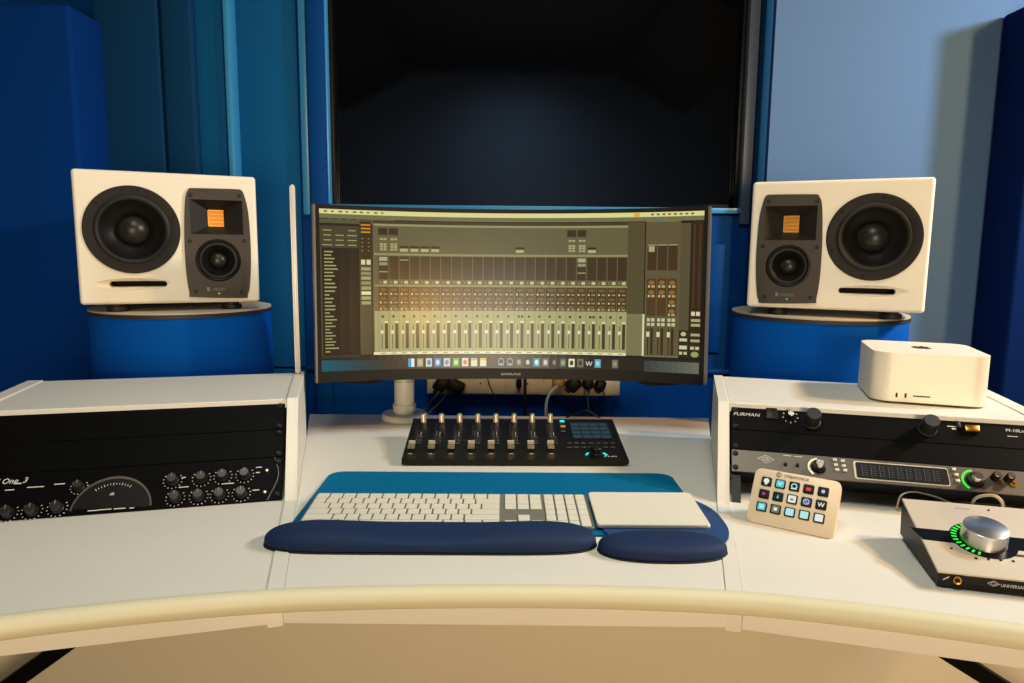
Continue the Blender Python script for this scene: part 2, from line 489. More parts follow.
# arched meter panel
c = on(FLM, 112, 517); rr = (on(FLM, 152, 509) - on(FLM, 70, 514)).length / 2
c = (on(FLM, 151, 509) + on(FLM, 70, 514)) / 2
topq = on(FLM, 122, 477); ry = topq.y - c.y
def arc(r1x, r1y, r2x, r2y, a0, a1, n=30):
    pts = [(c.x + r1x * math.cos(R(a0 + (a1 - a0) * i / n)), max(.001, c.y + r1y * math.sin(R(a0 + (a1 - a0) * i / n)))) for i in range(n + 1)]
    pts += [(c.x + r2x * math.cos(R(a1 + (a0 - a1) * i / n)), max(.001, c.y + r2y * math.sin(R(a1 + (a0 - a1) * i / n)))) for i in range(n + 1)]
    return pts
MB().prism(arc(rr, ry, rr * .96, ry * .93, 4, 176), .0012, .0035).build('meter_arch', M_GUN, t)
MB().prism([(c.x + rr * .95 * math.cos(R(a)), max(.002, c.y + ry * .92 * math.sin(R(a)))) for a in range(3, 178, 5)], .001, .0025).build('meter_glass', M_BLACK, t)
mk = MB()
for i in range(13):
    a = R(60 + 66 * i / 12)
    mk.box((0, 0, 0), (.004 if i % 3 == 0 else .0025, .0008, .0004), M=T((c.x + rr * .78 * math.cos(a), c.y + ry * .78 * math.sin(a), .0028)) @ RZ(a))
mk.text('dB', .006, T((c.x - rr * .1, c.y + ry * .45, .0027)))
mk.build('meter_scale', M_INK, t)
q = on(FLM, 276, 468); q2 = on(FLM, 268, 500)
MB().tube(spline([(q.x - .002, HU - .001, .001), (q.x + .004, HU * .55, .001), (q2.x - .001, .002, .001)], 8), .0012, 6).build('trim_arc', M_GUN, t)

# --- right rack
t = thing('power_conditioner', 'black rack power conditioner, top unit of the right rack', 'audio unit', FRM)
yt = RD; yb = RD - 1.0 * U
faceplate(t, yb, yt, M_BLACKP)
for x in (.010, RW - .011):
    screw(t, x, yt - .007); screw(t, x, yb + .006)
q = on(FRM, 733, 415.5); MB().text('FURMAN', .0085, T((q.x, q.y, .0018)), sx=1.25, shear=.2).build('lettering', M_INK, t)
q = on(FRM, 1005, 432); MB().text('M-10Lx E', .0075, T((q.x, q.y, .0018)), sx=1.1, shear=.2).build('lettering', M_INK, t)
for px, py in ((813.5, 414), (931, 421)):
    q = on(FRM, px, py, .022); 
    knob(t, q.x, q.y - .002, .0125, .028, M_RUB)
q = on(FRM, 771.5, 414.5); MB().b2((q.x - .009, q.y - .011, .001), (q.x + .009, q.y + .011, .004), .001).build('socket', M_BLACK, t)
q = on(FRM, 791, 414, .01); knob(t, q.x, q.y, .006, .012, M_BLACK, M_SILVER)
ink = MB(); ticks(ink, q.x, q.y, .0115, 7, -210, 30, .0014)
q = on(FRM, 951, 427); ink.box((q.x, q.y, .0017), (.012, .0015, .0004), M=T((0, 0, 0))); ink.box((q.x + .003, q.y - .004, .0017), (.006, .003, .0004))
q = on(FRM, 1012, 437); ink.box((q.x, q.y, .0017), (.014, .001, .0004))
ink.build('printed_scale', M_INK, t)
q = on(FRM, 971.5, 429.5, .003); MB().b2((q.x - .010, q.y - .006, .001), (q.x + .010, q.y + .006, .008), .0015).build('rocker_switch', M_BRASS, t)
q = on(FRM, 958, 425, .003); MB().b2((q.x - .003, q.y - .006, .001), (q.x + .003, q.y + .006, .005), .001).build('rocker_frame', M_BLACK, t)
t = thing('blank_panel', 'plain black blank panel of the right rack, between the two silver-knobbed units', 'rack panel', FRM, 'blank rack panels')
yb2 = on(FRM, 733, 449.5).y
faceplate(t, yb2, yb, M_BLACKP)
screw(t, .010, yb2 + .006)
t = thing('rack_interface', 'gunmetal rack audio interface with display strip, green ringed knob, behind the button pad', 'audio unit', FRM)
y1 = yb2; y0 = y1 - .041
faceplate(t, y0, y1, M_GUN, th=.004)
MB().b2((.004, y0 - .0003, -.03), (RW - .004, y0 + .003, .0), 0).build('chassis', M_BLACK, t)
for x in (.010,):
    screw(t, x, y1 - .008); screw(t, x, y0 + .008)
def diamond(mb, x, y, w_, h_, z):
    for k in range(4):
        a = (k * PI / 2); b = a + PI / 2
        pa = Vector((w_ * math.cos(a), h_ * math.sin(a), 0)); pb = Vector((w_ * math.cos(b), h_ * math.sin(b), 0))
        d = pb - pa
        mb.box((0, 0, 0), (d.length, h_ * .13, .0004), M=T(Vector((x, y, z)) + (pa + pb) / 2) @ RZ(math.atan2(d.y, d.x)))
        for f in (.55,):
            mb.box((0, 0, 0), (d.length * f, h_ * .12, .0004), M=T(Vector((x, y, z)) + (pa + pb) / 2 * f) @ RZ(math.atan2(d.y, d.x)))
yc = (y0 + y1) / 2
ink = MB(); q = on(FRM, 765.5, 460); diamond(ink, q.x, q.y, .013, .007, .0029)
ink.text('UA', .006, T((q.x, q.y - .002, .0029)), align='CENTER')
for px, py in ((787, 456.5), (798, 457.5)):
    q = on(FRM, px, py); ink.box((q.x, q.y, .0028), (.012, .0012, .0003))
ink.build('logo', M_INK, t)
for px, py in ((785.5, 464), (797.5, 465)):
    q = on(FRM, px, py, .004); MB().cyl(.0028, .002, .006, 12, M=T((q.x, q.y, 0)), bev=.001).build('button', M_BLACK, t)
for px, py, r, h in ((820, 461, .0105, .018), (977.5, 474, .0115, .018), (997.5, 471.5, .006, .016), (1011, 473, .006, .016)):
    q = on(FRM, px, py, .016)
    if r > .01:
        k_ = knob(t, q.x, q.y - .004, r, h * .5, M_BLACK)
        MB().lathe([(r * .62, h * .4), (r * .6, h * 1.0), (r * .52, h * 1.08), (0, h * 1.08)], 24, M=T((q.x, q.y - .004, 0))).build('knob_cap', M_SILVER, k_)
    else: knob(t, q.x, q.y - .004, r, h, M_BLACK, M_SILVER)
    if r > .01:
        q_ = (q.x, q.y - .004)
        MB().prism([(q_[0] + r * 1.55 * math.cos(R(a)), q_[1] + r * 1.55 * math.sin(R(a))) for a in range(95, 236, 10)] + [(q_[0] + r * 1.3 * math.cos(R(a)), q_[1] + r * 1.3 * math.sin(R(a))) for a in range(235, 94, -10)], .0024, .0032).build('level_ring', M_GREEN if px > 900 else M_ALU, t)
for px, py in ((834.5, 460), (842.5, 461), (835.5, 465), (843.5, 466), (837, 470), (845, 470.5), (953.5, 469.5), (956, 475), (957.5, 481)):
    q = on(FRM, px, py, .003); MB().b2((q.x - .003, q.y - .0024, .002), (q.x + .003, q.y + .0024, .005), .001).build('button', M_ALUM, t)
for px, py in ((999, 482.5), (1013, 484)):
    q = on(FRM, px, py, .002); MB().lathe([(.002, .002), (.002, .004), (.005, .004), (.005, .0022)], 16, M=T((q.x, q.y, 0))).build('jack', M_BRASS, t)
qa = on(FRM, 853, 466); qb = on(FRM, 948, 476)
MB().prism(rrect(qa.x, yc - .0155, qb.x, yc + .0155, .004), .002, .003).build('display_surround', M_ALUM, t)
MB().prism(rrect(qa.x + .003, yc - .0135, qb.x - .001, yc + .0135, .003), .0025, .0036).build('display', M_BLACK, t)
mk = MB()
for i in range(9):
    x = qa.x + .012 + i * (qb.x - qa.x - .02) / 9
    mk.box((x, yc, .0038), (.001, .020, .0002))
    for k in range(5): mk.box((x + .005, yc - .008 + k * .004, .0038), (.005, .0008, .0002))
mk.build('display_meters', mat('dim display', (50, 58, 70), .5, emit=(40, 55, 75), es=.4), t)

# cables in the open slot
def cable(name, pts, r, m, label, cat='cable', group=None, n=10):
    return tag(MB().tube(spline(pts, n), r, 8).build(name, m), label, cat, group)
def FRp(x, y, z): return FRM @ Vector((x, y, z))
def FRx(px, py, z=-.01):
    q = on(FRM, px, py, z); return FRM @ Vector((q.x, q.y, z))
cable('patch_cable', [FRx(896, 511, -.03), FRx(900, 497, -.008), FRx(907, 492.5, -.008), FRx(917, 492, -.012), FRx(934, 496, -.02), FRx(952, 503, -.03)], .0013, M_CABLEW, 'thin grey cable curling in the open rack slot, left one')
cable('patch_cable', [FRx(972, 503, -.03), FRx(976, 498, -.004), FRx(985, 495.5, .002), FRx(995, 496, .002), FRx(1002, 502, -.004), FRx(1003, 510, -.03)], .0024, M_CABLEW, 'thick pale cable looping out behind the desktop interface')

# ---- slim upright fin on the left cabinet
pb = ML @ Vector((PT * .35, RDp - .016, RHt + .0105))
MF = T(pb) @ RZ(TH)
ztop = PY(298.5, 185, pb.y).z - pb.z
fin = tag(MB().prism(rrect(-.0048, 0, .0048, ztop, .0045, 5), -.012, .012, M=RX(PI / 2), bev=.002).build('upright_post', mat('satin white metal', (210, 205, 196), .4, .2)), 'slim white upright post rising left of the monitor', 'post')
fin.matrix_world = MF

# ================================================================== SPEAKERS
bl = DZ(79.9, 305, 1.40); br = DZ(260.1, 301.8, 1.54)
SPZ = (bl.z + br.z) / 2
d = br - bl; SA = math.atan2(d.y, d.x); SW = math.hypot(d.x, d.y); SH = .272; SD = .27
MSL = T((bl.x, bl.y, SPZ)) @ RZ(SA)
SF = MSL @ RX(PI / 2)        # face frame: x right, y up, z out
wc = on(SF, 132.4, 229.8); WR = .0895
mc = on(SF, 218.5, 260.3); MRd = .0455
amt0 = on(SF, 208.7, 225.6); amt1 = on(SF, 223.7, 210.2)
h0 = on(SF, 191, 234); h1 = on(SF, 242, 201)
p0 = on(SF, 109, 287.5); p1 = on(SF, 167, 281)
plate = [on(SF, *p) for p in ((194, 297), (190, 294), (186.5, 275), (184.5, 245), (184.3, 215), (185.5, 196), (189, 189.3), (194, 188.2), (236, 189.3), (240.5, 190.5), (243.5, 194), (248, 212), (250.3, 240), (250.8, 265), (249.5, 287), (247, 295.5), (243, 298))]
def smooth_closed(pts, n=5):
    k = len(pts); out = []
    for i in range(k):
        a, b, c_, d_ = (pts[(i + j - 1) % k] for j in range(4))
        for s_ in range(n):
            t_ = s_ / n
            out.append(0.5 * ((2 * b) + (c_ - a) * t_ + (2 * a - 5 * b + 4 * c_ - d_) * t_ * t_ + (3 * b - a - 3 * c_ + d_) * t_ ** 3))
    return [(p.x, p.y) for p in out]
def make_speaker(M, mir, label):
    root = thing('studio_speaker', label, 'speaker', M, 'studio speakers')
    FM = RX(PI / 2)
    def mx(p): return ((SW - p[0]) if mir else p[0], p[1])
    def P2(l):
        l = [mx(p) for p in l]
        return l[::-1] if mir else l
    cab = MB().box((SW / 2, SD / 2, SH / 2), (SW, SD, SH), .007, 4).build('cabinet', M_SPK, root)
    W_ = mx(wc); Mc = mx(mc)
    c1_ = MB().cyl(WR * .93, -.085, .02, 64, M=FM @ T((*W_, 0)))
    c2_ = MB().cyl(MRd * .96, -.05, .02, 48, M=FM @ T((*Mc, 0)))
    ha, hb = mx(h0), mx(h1); hx0, hx1 = sorted((ha[0], hb[0])); hy0, hy1 = sorted((ha[1], hb[1]))
    c3_ = MB().b2((hx0 + .002, hy0 + .002, -.05), (hx1 - .002, hy1 - .002, .02), M=FM)
    pa, pb_ = mx(p0), mx(p1); px0, px1 = sorted((pa[0], pb_[0])); py0, py1 = sorted((pa[1], pb_[1]))
    # port slot with a long soft fairing towards the outer end
    c4_ = MB().prism(rrect(px0, py0, px1, py1, (py1 - py0) * .49, 6), -.05, .02, M=FM)
    ex = (py1 - py0)
    c5 = MB()
    fa = px0 - .028 if not mir else px0 - .012; fb = px1 + .012 if not mir else px1 + .028
    # shallow dished fairing
    nx = 24; cy_ = (py0 + py1) / 2
    dish = MB()
    cxd = (fa + fb) / 2; rx_ = (fb - fa) / 2; ry_ = ex * 1.05
    for kk in range(1):
        dish.lathe([(0, -.016), (.3, -.0155), (.5, -.013), (.7, -.0085), (.85, -.004), (1.0, .0005), (1.05, .02), (0, .02)], 48, M=FM @ T((cxd, cy_, 0)) @ Matrix.Diagonal((rx_, ry_, 1, 1)))
    cut(cab, c1_, c2_, c3_, dish, c4_)
    wn = cab.modifiers.new('wn', 'WEIGHTED_NORMAL'); wn.keep_sharp = True; wn.weight = 100
    MB().b2((px0 - .002, py0 - .002, -.052), (px1 + .002, py1 + .002, -.049), M=FM).build('port', M_DARK, root)
    # woofer
    WM = FM @ T((*W_, 0))
    wf = MB().lathe([(WR * .78, -.004), (WR * .78, .002), (WR * .82, .0035), (WR * .985, .0035), (WR, .002), (WR, -.001)], 64, M=WM).build('woofer', M_PLATE if False else mat('woofer frame', (26, 24, 22), .6, spec=.3), root)
    MB().lathe([(WR * .80, .001), (WR * .77, .0035), (WR * .73, .0045), (WR * .69, .003), (WR * .665, -.001), (WR * .65, -.003)], 64, M=WM).build('surround', M_RUB, wf)
    MB().lathe([(WR * .655, -.002), (WR * .60, -.010), (WR * .48, -.020), (WR * .33, -.032)], 64, M=WM).build('cone', M_CONE, wf)
    MB().lathe([(WR * .34, -.031), (WR * .33, -.028), (WR * .27, -.019), (WR * .18, -.012), (WR * .08, -.0085), (0, -.008)], 48, M=WM).build('dust_cap', M_CAP, wf)
    for k in range(6):
        a = R(60 * k + 20)
        MB().lathe([(0, .005), (.0022, .005), (.003, .0035)], 10, M=WM @ T((WR * .91 * math.cos(a), WR * .91 * math.sin(a), 0))).build('screw', M_BLACK, wf)
    # tweeter + midrange plate
    pl = MB().prism(P2(smooth_closed([Vector(p) for p in plate])), -.001, .004, M=FM, bev=.0012).build('driver_plate', M_PLATE, root)
    cut(pl, MB().cyl(MRd * .96, -.02, .02, 48, M=FM @ T((*Mc, 0))), MB().b2((hx0, hy0, -.02), (hx1, hy1, .02), M=FM))
    # horn
    aa, ab = mx(amt0), mx(amt1); ax0, ax1 = sorted((aa[0], ab[0])); ay0, ay1 = sorted((aa[1], ab[1]))
    bm = bmesh.new(); dpt = -.026
    o_ = [bm.verts.new(v) for v in ((hx0, hy0, .0042), (hx1, hy0, .0042), (hx1, hy1, .0042), (hx0, hy1, .0042))]
    i_ = [bm.verts.new(v) for v in ((ax0, ay0, dpt), (ax1, ay0, dpt), (ax1, ay1, dpt), (ax0, ay1, dpt))]
    for k in range(4): bm.faces.new((o_[k], o_[(k + 1) % 4], i_[(k + 1) % 4], i_[k]))
    bmesh.ops.transform(bm, matrix=FM, verts=bm.verts)
    hm = MB(); hm.bm.free(); hm.bm = bm
    horn = hm.build('tweeter_horn', mat('horn black brown', (36, 32, 27), .42), root, ang=20)
    MB().b2((ax0 - .001, ay0 - .001, dpt - .004), (ax1 + .001, ay1 + .001, dpt - .001), M=FM).build('tweeter_foil', M_AMT, horn)
    br_ = MB()
    for k in range(5):
        yy = ay0 + (ay1 - ay0) * k / 4
        br_.b2((ax0, yy - .0012, dpt - .001), (ax1, yy + .0012, dpt + .0025), M=FM)
    br_.b2((ax0 - .001, ay0, dpt - .001), (ax0 + .001, ay1, dpt + .0025), M=FM)
    br_.build('tweeter_grid', mat('pale bronze', (205, 165, 95), .4, .5), horn)
    MM = FM @ T((*Mc, 0))
    md = MB().lathe([(MRd * .86, 0), (MRd * .86, .005), (MRd * .92, .0062), (MRd * .98, .0055), (MRd, .004)], 48, M=MM).build('midrange_driver', M_BLACK, root)
    MB().lathe([(MRd * .88, .003), (MRd * .82, .006), (MRd * .74, .0055), (MRd * .69, .002)], 48, M=MM).build('surround', M_RUB, md)
    MB().lathe([(MRd * .70, .003), (MRd * .6, -.004), (MRd * .46, -.011), (MRd * .36, -.016)], 48, M=MM).build('cone', M_CONE, md)
    MB().lathe([(MRd * .40, -.015), (MRd * .36, -.009), (MRd * .26, -.003), (MRd * .13, -.0005), (0, 0)], 40, M=MM).build('dust_cap', M_CAP, md)
    # screws
    for q in ((190.5, 195), (239, 196), (190, 241), (244.5, 241), (196, 291.5), (242, 291.5)):
        v = mx(on(SF, *q))
        MB().lathe([(0, .0035), (.0018, .0035), (.002, .0046), (.0036, .0048), (.004, .004)], 12, M=FM @ T((v[0], v[1], 0))).build('screw', M_BLACK, root)
    v = mx(on(SF, 219, 290)); lg = MB()
    lg.text('HEDD', .0085, FM @ T((v[0] - .004 + .004, v[1] - .001, .0042)), align='CENTER', sx=1.15)
    lg.b2((v[0] - .024, v[1] - .002, .004), (v[0] - .018, v[1] + .0065, .0045), M=FM)
    lg.build('logo', mat('bronze print', (120, 112, 98), .5), root)
    MB().b2((v[0] - .0015, v[1] - .0085, .004), (v[0] + .0015, v[1] - .006, .0048), M=FM).build('status_light', M_GREEN, root)
    for fx, fy in ((.064, .03), (SW - .058, .03), (.052, SD - .05), (SW - .055, SD - .05)):
        MB().lathe([(0, -.016), (.0195, -.016), (.021, -.0145), (.021, -.006), (.015, -.005), (.015, 0), (0, 0)], 28, M=T((fx, fy, 0))).build('foot', M_RUB, root)
    return root
make_speaker(MSL, False, 'white monitor speaker lying on its side on the left blue column, woofer left')
blr = DZ(747.3, 304.6, 1.54); brr = DZ(923.4, 312.0, 1.40)
dd = brr - blr; SA2 = math.atan2(dd.y, dd.x)
mid = (blr + brr) / 2
MSR = T((mid.x - math.cos(SA2) * SW / 2, mid.y - math.sin(SA2) * SW / 2, SPZ)) @ RZ(SA2)
make_speaker(MSR, True, 'white monitor speaker lying on its side on the right blue column, woofer right')

# blue round columns under the speakers
RTZ = SPZ - .0165
def column(cpx, label, M, px0, px1):
    a0 = math.atan((px0 - 512) / F); a1 = math.atan((px1 - 512) / F)
    am = (a0 + a1) / 2; hw = abs(a1 - a0) / 2
    dist = 1.77; r = dist * math.sin(hw)
    c_ = Vector((dist * math.sin(am), dist * math.cos(am), 0))
    t_ = thing('round_column', label, 'speaker column', T(c_))
    MB().cyl(r - .002, .0, RTZ - .012, 72).build('body', M_TRAP, t_)
    MB().cyl(r, RTZ - .0118, RTZ - .004, 72).build('rim', mat('dark board edge', (44, 40, 38), .6), t_)
    MB().cyl(r - .001, RTZ - .0038, RTZ, 72, bev=.001).build('top', mat('grey column top', (186, 176, 160), .6), t_)
    return t_
column(178, 'blue cloth covered round column carrying the left speaker', MSL, 84.5, 271)
column(822, 'blue cloth covered round column carrying the right speaker', MSR, 731.5, 912.5)

# ================================================================== MONITOR
MW, MH, MRR = .800, .362, 1.0
# place by its lower corners
ecz = 1.385
q0 = DZ(316.8, 385.2, ecz); q1 = DZ(704.6, 386.6, ecz)
cx = (q0.x + q1.x) / 2; ey = (q0.y + q1.y) / 2; zb_ = (q0.z + q1.z) / 2
half = (q1 - q0).length / 2
phi = math.asin(half / MRR); MW = 2 * phi * MRR
sag = MRR * (1 - math.cos(phi))
MM0 = T((cx, ey + sag, zb_)) @ RY(-.004) @ RX(R(-3.0))
mon = thing('curved_monitor', 'wide curved monitor showing a mixing program, on a white arm stand', 'monitor', MM0)
MH = (DZ(313.5, 206.6, ecz + .02).z - zb_)
def sc(x, z, off):        # arc coordinate x (-MW/2..MW/2), height z, off toward the viewer
    a = x / MRR
    return Vector(((MRR - off) * math.sin(a), -(MRR * (1 - math.cos(a))) - off * math.cos(a), z))
def curved_box(x0, x1, z0, z1, o0, o1, mb, n=32, round_=0):
    bm = mb.bm
    n = max(1, int(n * abs(x1 - x0) / MW) + 1)
    cols = []
    for i in range(n + 1):
        x = x0 + (x1 - x0) * i / n
        cols.append([bm.verts.new(sc(x, zz, oo)) for zz, oo in ((z0, o0), (z1, o0), (z1, o1), (z0, o1))])
    for a, b in zip(cols, cols[1:]):
        for k in range(4): bm.faces.new((a[k], a[(k + 1) % 4], b[(k + 1) % 4], b[k]))
    bm.faces.new(cols[0]); bm.faces.new(cols[-1][::-1])
    return mb
BZ, BT, BB = .0095, .0080, .0215
mb = MB(); curved_box(-MW / 2, MW / 2, 0, MH, -.022, -.001, mb); bmesh.ops.recalc_face_normals(mb.bm, faces=mb.bm.faces)
mb.build('housing', M_SCRBODY, mon)
mb = MB()
curved_box(-MW / 2, MW / 2, 0, BB, -.001, .004, mb); curved_box(-MW / 2, MW / 2, MH - BT, MH, -.001, .004, mb)
curved_box(-MW / 2, -MW / 2 + BZ, BB, MH - BT, -.001, .004, mb, n=2); curved_box(MW / 2 - BZ, MW / 2, BB, MH - BT, -.001, .004, mb, n=2)
bmesh.ops.recalc_face_normals(mb.bm, faces=mb.bm.faces)
mb.build('bezel', M_SCRBODY, mon)
for s_ in (-1, 1):
    mb = MB(); curved_box(s_ * MW / 2 - .002, s_ * MW / 2 + .002, 0, MH, -.02, .0045, mb, n=1)
    bmesh.ops.recalc_face_normals(mb.bm, faces=mb.bm.faces)
    mb.build('edge_strip', M_EDGESIL, mon)
# back bulge + chin sensors
mb = MB(); mb.box((0, .045, MH * .5), (.34, .06, .2), .02, 3); mb.build('rear_housing', M_SCRBODY, mon)
for s_ in (-1, 1):
    mb = MB()
    mb.prism([(-.055, .0), (.055, .0), (.035, -.006), (-.035, -.006)], -.008, .008, M=T(sc(s_ * (MW / 2 - .085), .0, -.012)) @ RZ(s_ * phi * .8) @ RX(PI / 2))
    mb.build('chin_vent', M_BLACK, mon)
mb = MB(); mb.text('SAMSUNG', .0065, T(sc(0.0, .008, .0045)) @ RX(PI / 2), align='CENTER', sx=1.4); mb.build('logo', M_INK, mon)
# screen picture -----------------------------------------------------------
SX0, SX1 = -MW / 2 + BZ, MW / 2 - BZ; SZ0, SZ1 = BB, MH - BT
bm = bmesh.new(); cl = bm.loops.layers.float_color.new('pic')
def wu_(u): return u + .010 * math.sin(PI * min(1, max(0, (u - .3) / .7))) if u > .3 else u
def wv_(v): return v + .015 * math.sin(PI * min(1, max(0, (v - .42) / .42)))
def pline(u0, v0, u1, v1, w_, rgb, lay=6):
    c_ = (*lin(rgb), 1)
    vs = [bm.verts.new(sc(SX0 + (SX1 - SX0) * a, SZ1 - (SZ1 - SZ0) * b, .0002 + lay * .00005)) for a, b in ((u0 - w_, v0), (u1 - w_, v1), (u1 + w_, v1), (u0 + w_, v0))]
    for l in bm.faces.new(vs).loops: l[cl] = c_
def pr(u0, v0, u1, v1, rgb, lay=1):
    u0, u1, v0, v1 = wu_(u0), wu_(u1), wv_(v0), wv_(v1)
    x0 = SX0 + (SX1 - SX0) * u0; x1 = SX0 + (SX1 - SX0) * u1
    z1 = SZ1 - (SZ1 - SZ0) * v0; z0 = SZ1 - (SZ1 - SZ0) * v1
    n = max(1, int((u1 - u0) * 48))
    c_ = (*lin(rgb), 1)
    off = .0002 + lay * .00005
    prev = None
    for i in range(n + 1):
        x = x0 + (x1 - x0) * i / n
        cur = (bm.verts.new(sc(x, z0, off)), bm.verts.new(sc(x, z1, off)))
        if prev:
            f = bm.faces.new((prev[0], cur[0], cur[1], prev[1]))
            for l in f.loops: l[cl] = c_
        prev = cur
def pdisc(u, v, ru, rv, rgb, lay=3, n=10):
    u, v = wu_(u), wv_(v)
    c_ = (*lin(rgb), 1); off = .0002 + lay * .00005
    vs = [bm.verts.new(sc(SX0 + (SX1 - SX0) * (u + ru * math.cos(2 * PI * k / n)), SZ1 - (SZ1 - SZ0) * (v - rv * math.sin(2 * PI * k / n)), off)) for k in range(n)]
    f = bm.faces.new(vs)
    for l in f.loops: l[cl] = c_
rnd = random.Random(7)
pr(0, 0, 1, 1, (34, 30, 20), 0)  # picture colours include the warm haze reflected on the screen
pr(0, 0, 1, .028, (232, 226, 150)); pr(0, .028, 1, .055, (120, 116, 78)); pr(0, .055, .19, .085, (96, 92, 62))
for k in range(9): pr(.012 + k * .018, .008, .012 + k * .018 + rnd.uniform(.006, .012), .019, (130, 125, 85), 2)
pr(.815, .003, .83, .026, (240, 175, 60), 2)
for k in range(8): pr(.86 + k * .015, .008, .868 + k * .015, .02, (130, 120, 90), 2)
# left browser
pr(0, .055, .098, .9, (46, 38, 24), 1)
pr(0, .06, .098, .085, (92, 90, 60), 2)
for r_ in range(4):
    for c_ in range(3):
        if r_ == 0 and c_ == 1: continue
        l = rnd.uniform(.018, .026); x = .004 + c_ * .031 + (.031 - l) / 2
        pr(x, .125 + r_ * .03, x + l, .131 + r_ * .03, (168, 160, 105), 3)
pr(0, .10, .098, .235, (74, 68, 46), 2)
pr(.002, .235, .0045, .9, (90, 84, 55), 2)
for k in range(30):
    v = .255 + k * .0213
    if v > .88: break
    l = rnd.choice((.018, .022, .03, .034, .026, .012))
    pr(.011, v, .011 + l, v + .008, (172, 164, 108), 3)
pr(0, .9, .1, .915, (60, 56, 40), 2)
# console strip
pr(.1, .055, .131, .9, (84, 78, 54), 1)
pr(.101, .07, .13, .30, (62, 46, 26), 2)
for k in range(3): pr(.104, .085 + .022 * k, .128, .095 + .022 * k, (214, 140, 30), 3)
for k in range(4): pr(.105, .17 + .025 * k, .111, .178 + .025 * k, (140, 130, 86), 3); pr(.119, .17 + .025 * k, .125, .178 + .025 * k, (140, 130, 86), 3)
pr(.104, .305, .114, .335, (226, 222, 160), 3); pr(.118, .305, .128, .335, (226, 222, 160), 3)
for k, cc in enumerate(((170, 164, 112), (150, 146, 100), (170, 164, 112), (150, 146, 100), (165, 160, 108), (238, 236, 178), (176, 170, 116), (170, 164, 112))):
    if k == 5: pass
    pr(.104, .352 + k * .0285, .128, .371 + k * .0285, cc, 3)
# channels
U0, U1 = .134, .80
pr(U0, .06, U1, .9, (104, 98, 66), 1)
pr(U0, .06, U1, .078, (72, 62, 40), 2)
pr(U0 + .003, .079, U1, .092, (158, 152, 104), 2)
pr(U0 + .003, .262, U1, .275, (150, 144, 98), 2)
pr(U0 + .003, .455, U1, .465, (150, 144, 98), 2)
pr(U0 + .003, .61, U1, .886, (168, 166, 112), 2)
pr(U0, .886, U1, .903, (238, 236, 186), 3)
CH0 = .147; NC = 24; CW = (U1 - CH0) / NC
for k in range(NC):
    a = CH0 + k * CW; b = a + CW
    t1 = k / NC
    if k in (0, 1, 18, 19):
        pr(a + .001, .105, b - .002, .15, (72, 56, 34), 3)
        pr(a + .003, .11, b - .004, .14, (58, 44, 30), 4)
        for r_ in (.168, .20, .215, .232):
            for c_ in (.2, .55): pr(a + CW * c_, r_, a + CW * (c_ + .28), r_ + .012, (176, 170, 120), 3)
    elif k in (2, 3, 4, 5, 13, 20):
        pr(a + .001, .215, b - .002, .228, (56, 44, 28), 3); pr(a + .003, .232, b - .004, .25, (186, 180, 126), 3)
    pr(a + .0012, .28, b - .0012, .425, (66, 50, 28), 3)
    for r_ in range(5): pr(a + .002, .305 + r_ * .025, b - .002, .3065 + r_ * .025, (88, 68, 40), 4)
    if k in (0, 19):
        pr(a + .003, .285, b - .003, .31, (176, 172, 136), 5); pr(a + .003, .318, b - .003, .338, (150, 146, 118), 5); pr(a + .003, .375, b - .003, .381, (180, 172, 122), 5)
    if k == 2: pr(a + .003, .30, b - .003, .306, (176, 168, 120), 5)
    pr(a + .001, .43, b - .001, .452, (96, 92, 62), 3)
    pr(a + CW * .5, .433, a + CW * .85, .449, (206, 200, 144), 4); pr(a + CW * .18, .436, a + CW * .32, .446, (150, 144, 98), 4)
    pr(a + .001, .468, b - .001, .603, (76, 56, 30), 3)
    for r_ in (.478, .53, .578):
        pdisc(a + CW * .5, r_ + .006, CW * .34, .011, (118, 88, 46), 4)
    for r_ in (.503, .553, .592):
        pr(a + CW * .15, r_, a + CW * .32, r_ + .011, (206, 198, 140), 5); pr(a + CW * .5, r_ + .002, a + CW * .85, r_ + .010, (156, 150, 104), 5)
    # fader
    pr(a, .61, a + .0009, .886, (120, 116, 78), 4)
    pdisc(a + CW * .42, .645, CW * .14, .009, (66, 62, 42), 5)
    if k in (13, 20): pdisc(a + CW * .75, .645, CW * .14, .009, (66, 62, 42), 5)
    pr(a + CW * .60, .69, a + CW * .90, .865, (70, 56, 32), 4)
    pr(a + CW * .58, .675, a + CW * .9, .688, (226, 222, 170), 4)
    pr(a + CW * .30, .70, a + CW * .37, .865, (70, 66, 46), 4)
    pr(a + CW * .20, .738, a + CW * .46, .762, (232, 230, 184), 5)
    pr(a + CW * .2, .891, a + CW * .7, .897, (150, 146, 104), 5)
pr(U1, .06, .845, .62, (88, 78, 52), 2); pr(U1, .62, .845, .9, (126, 122, 84), 2)
pr(.843, .62, .848, .9, (226, 224, 176), 3)
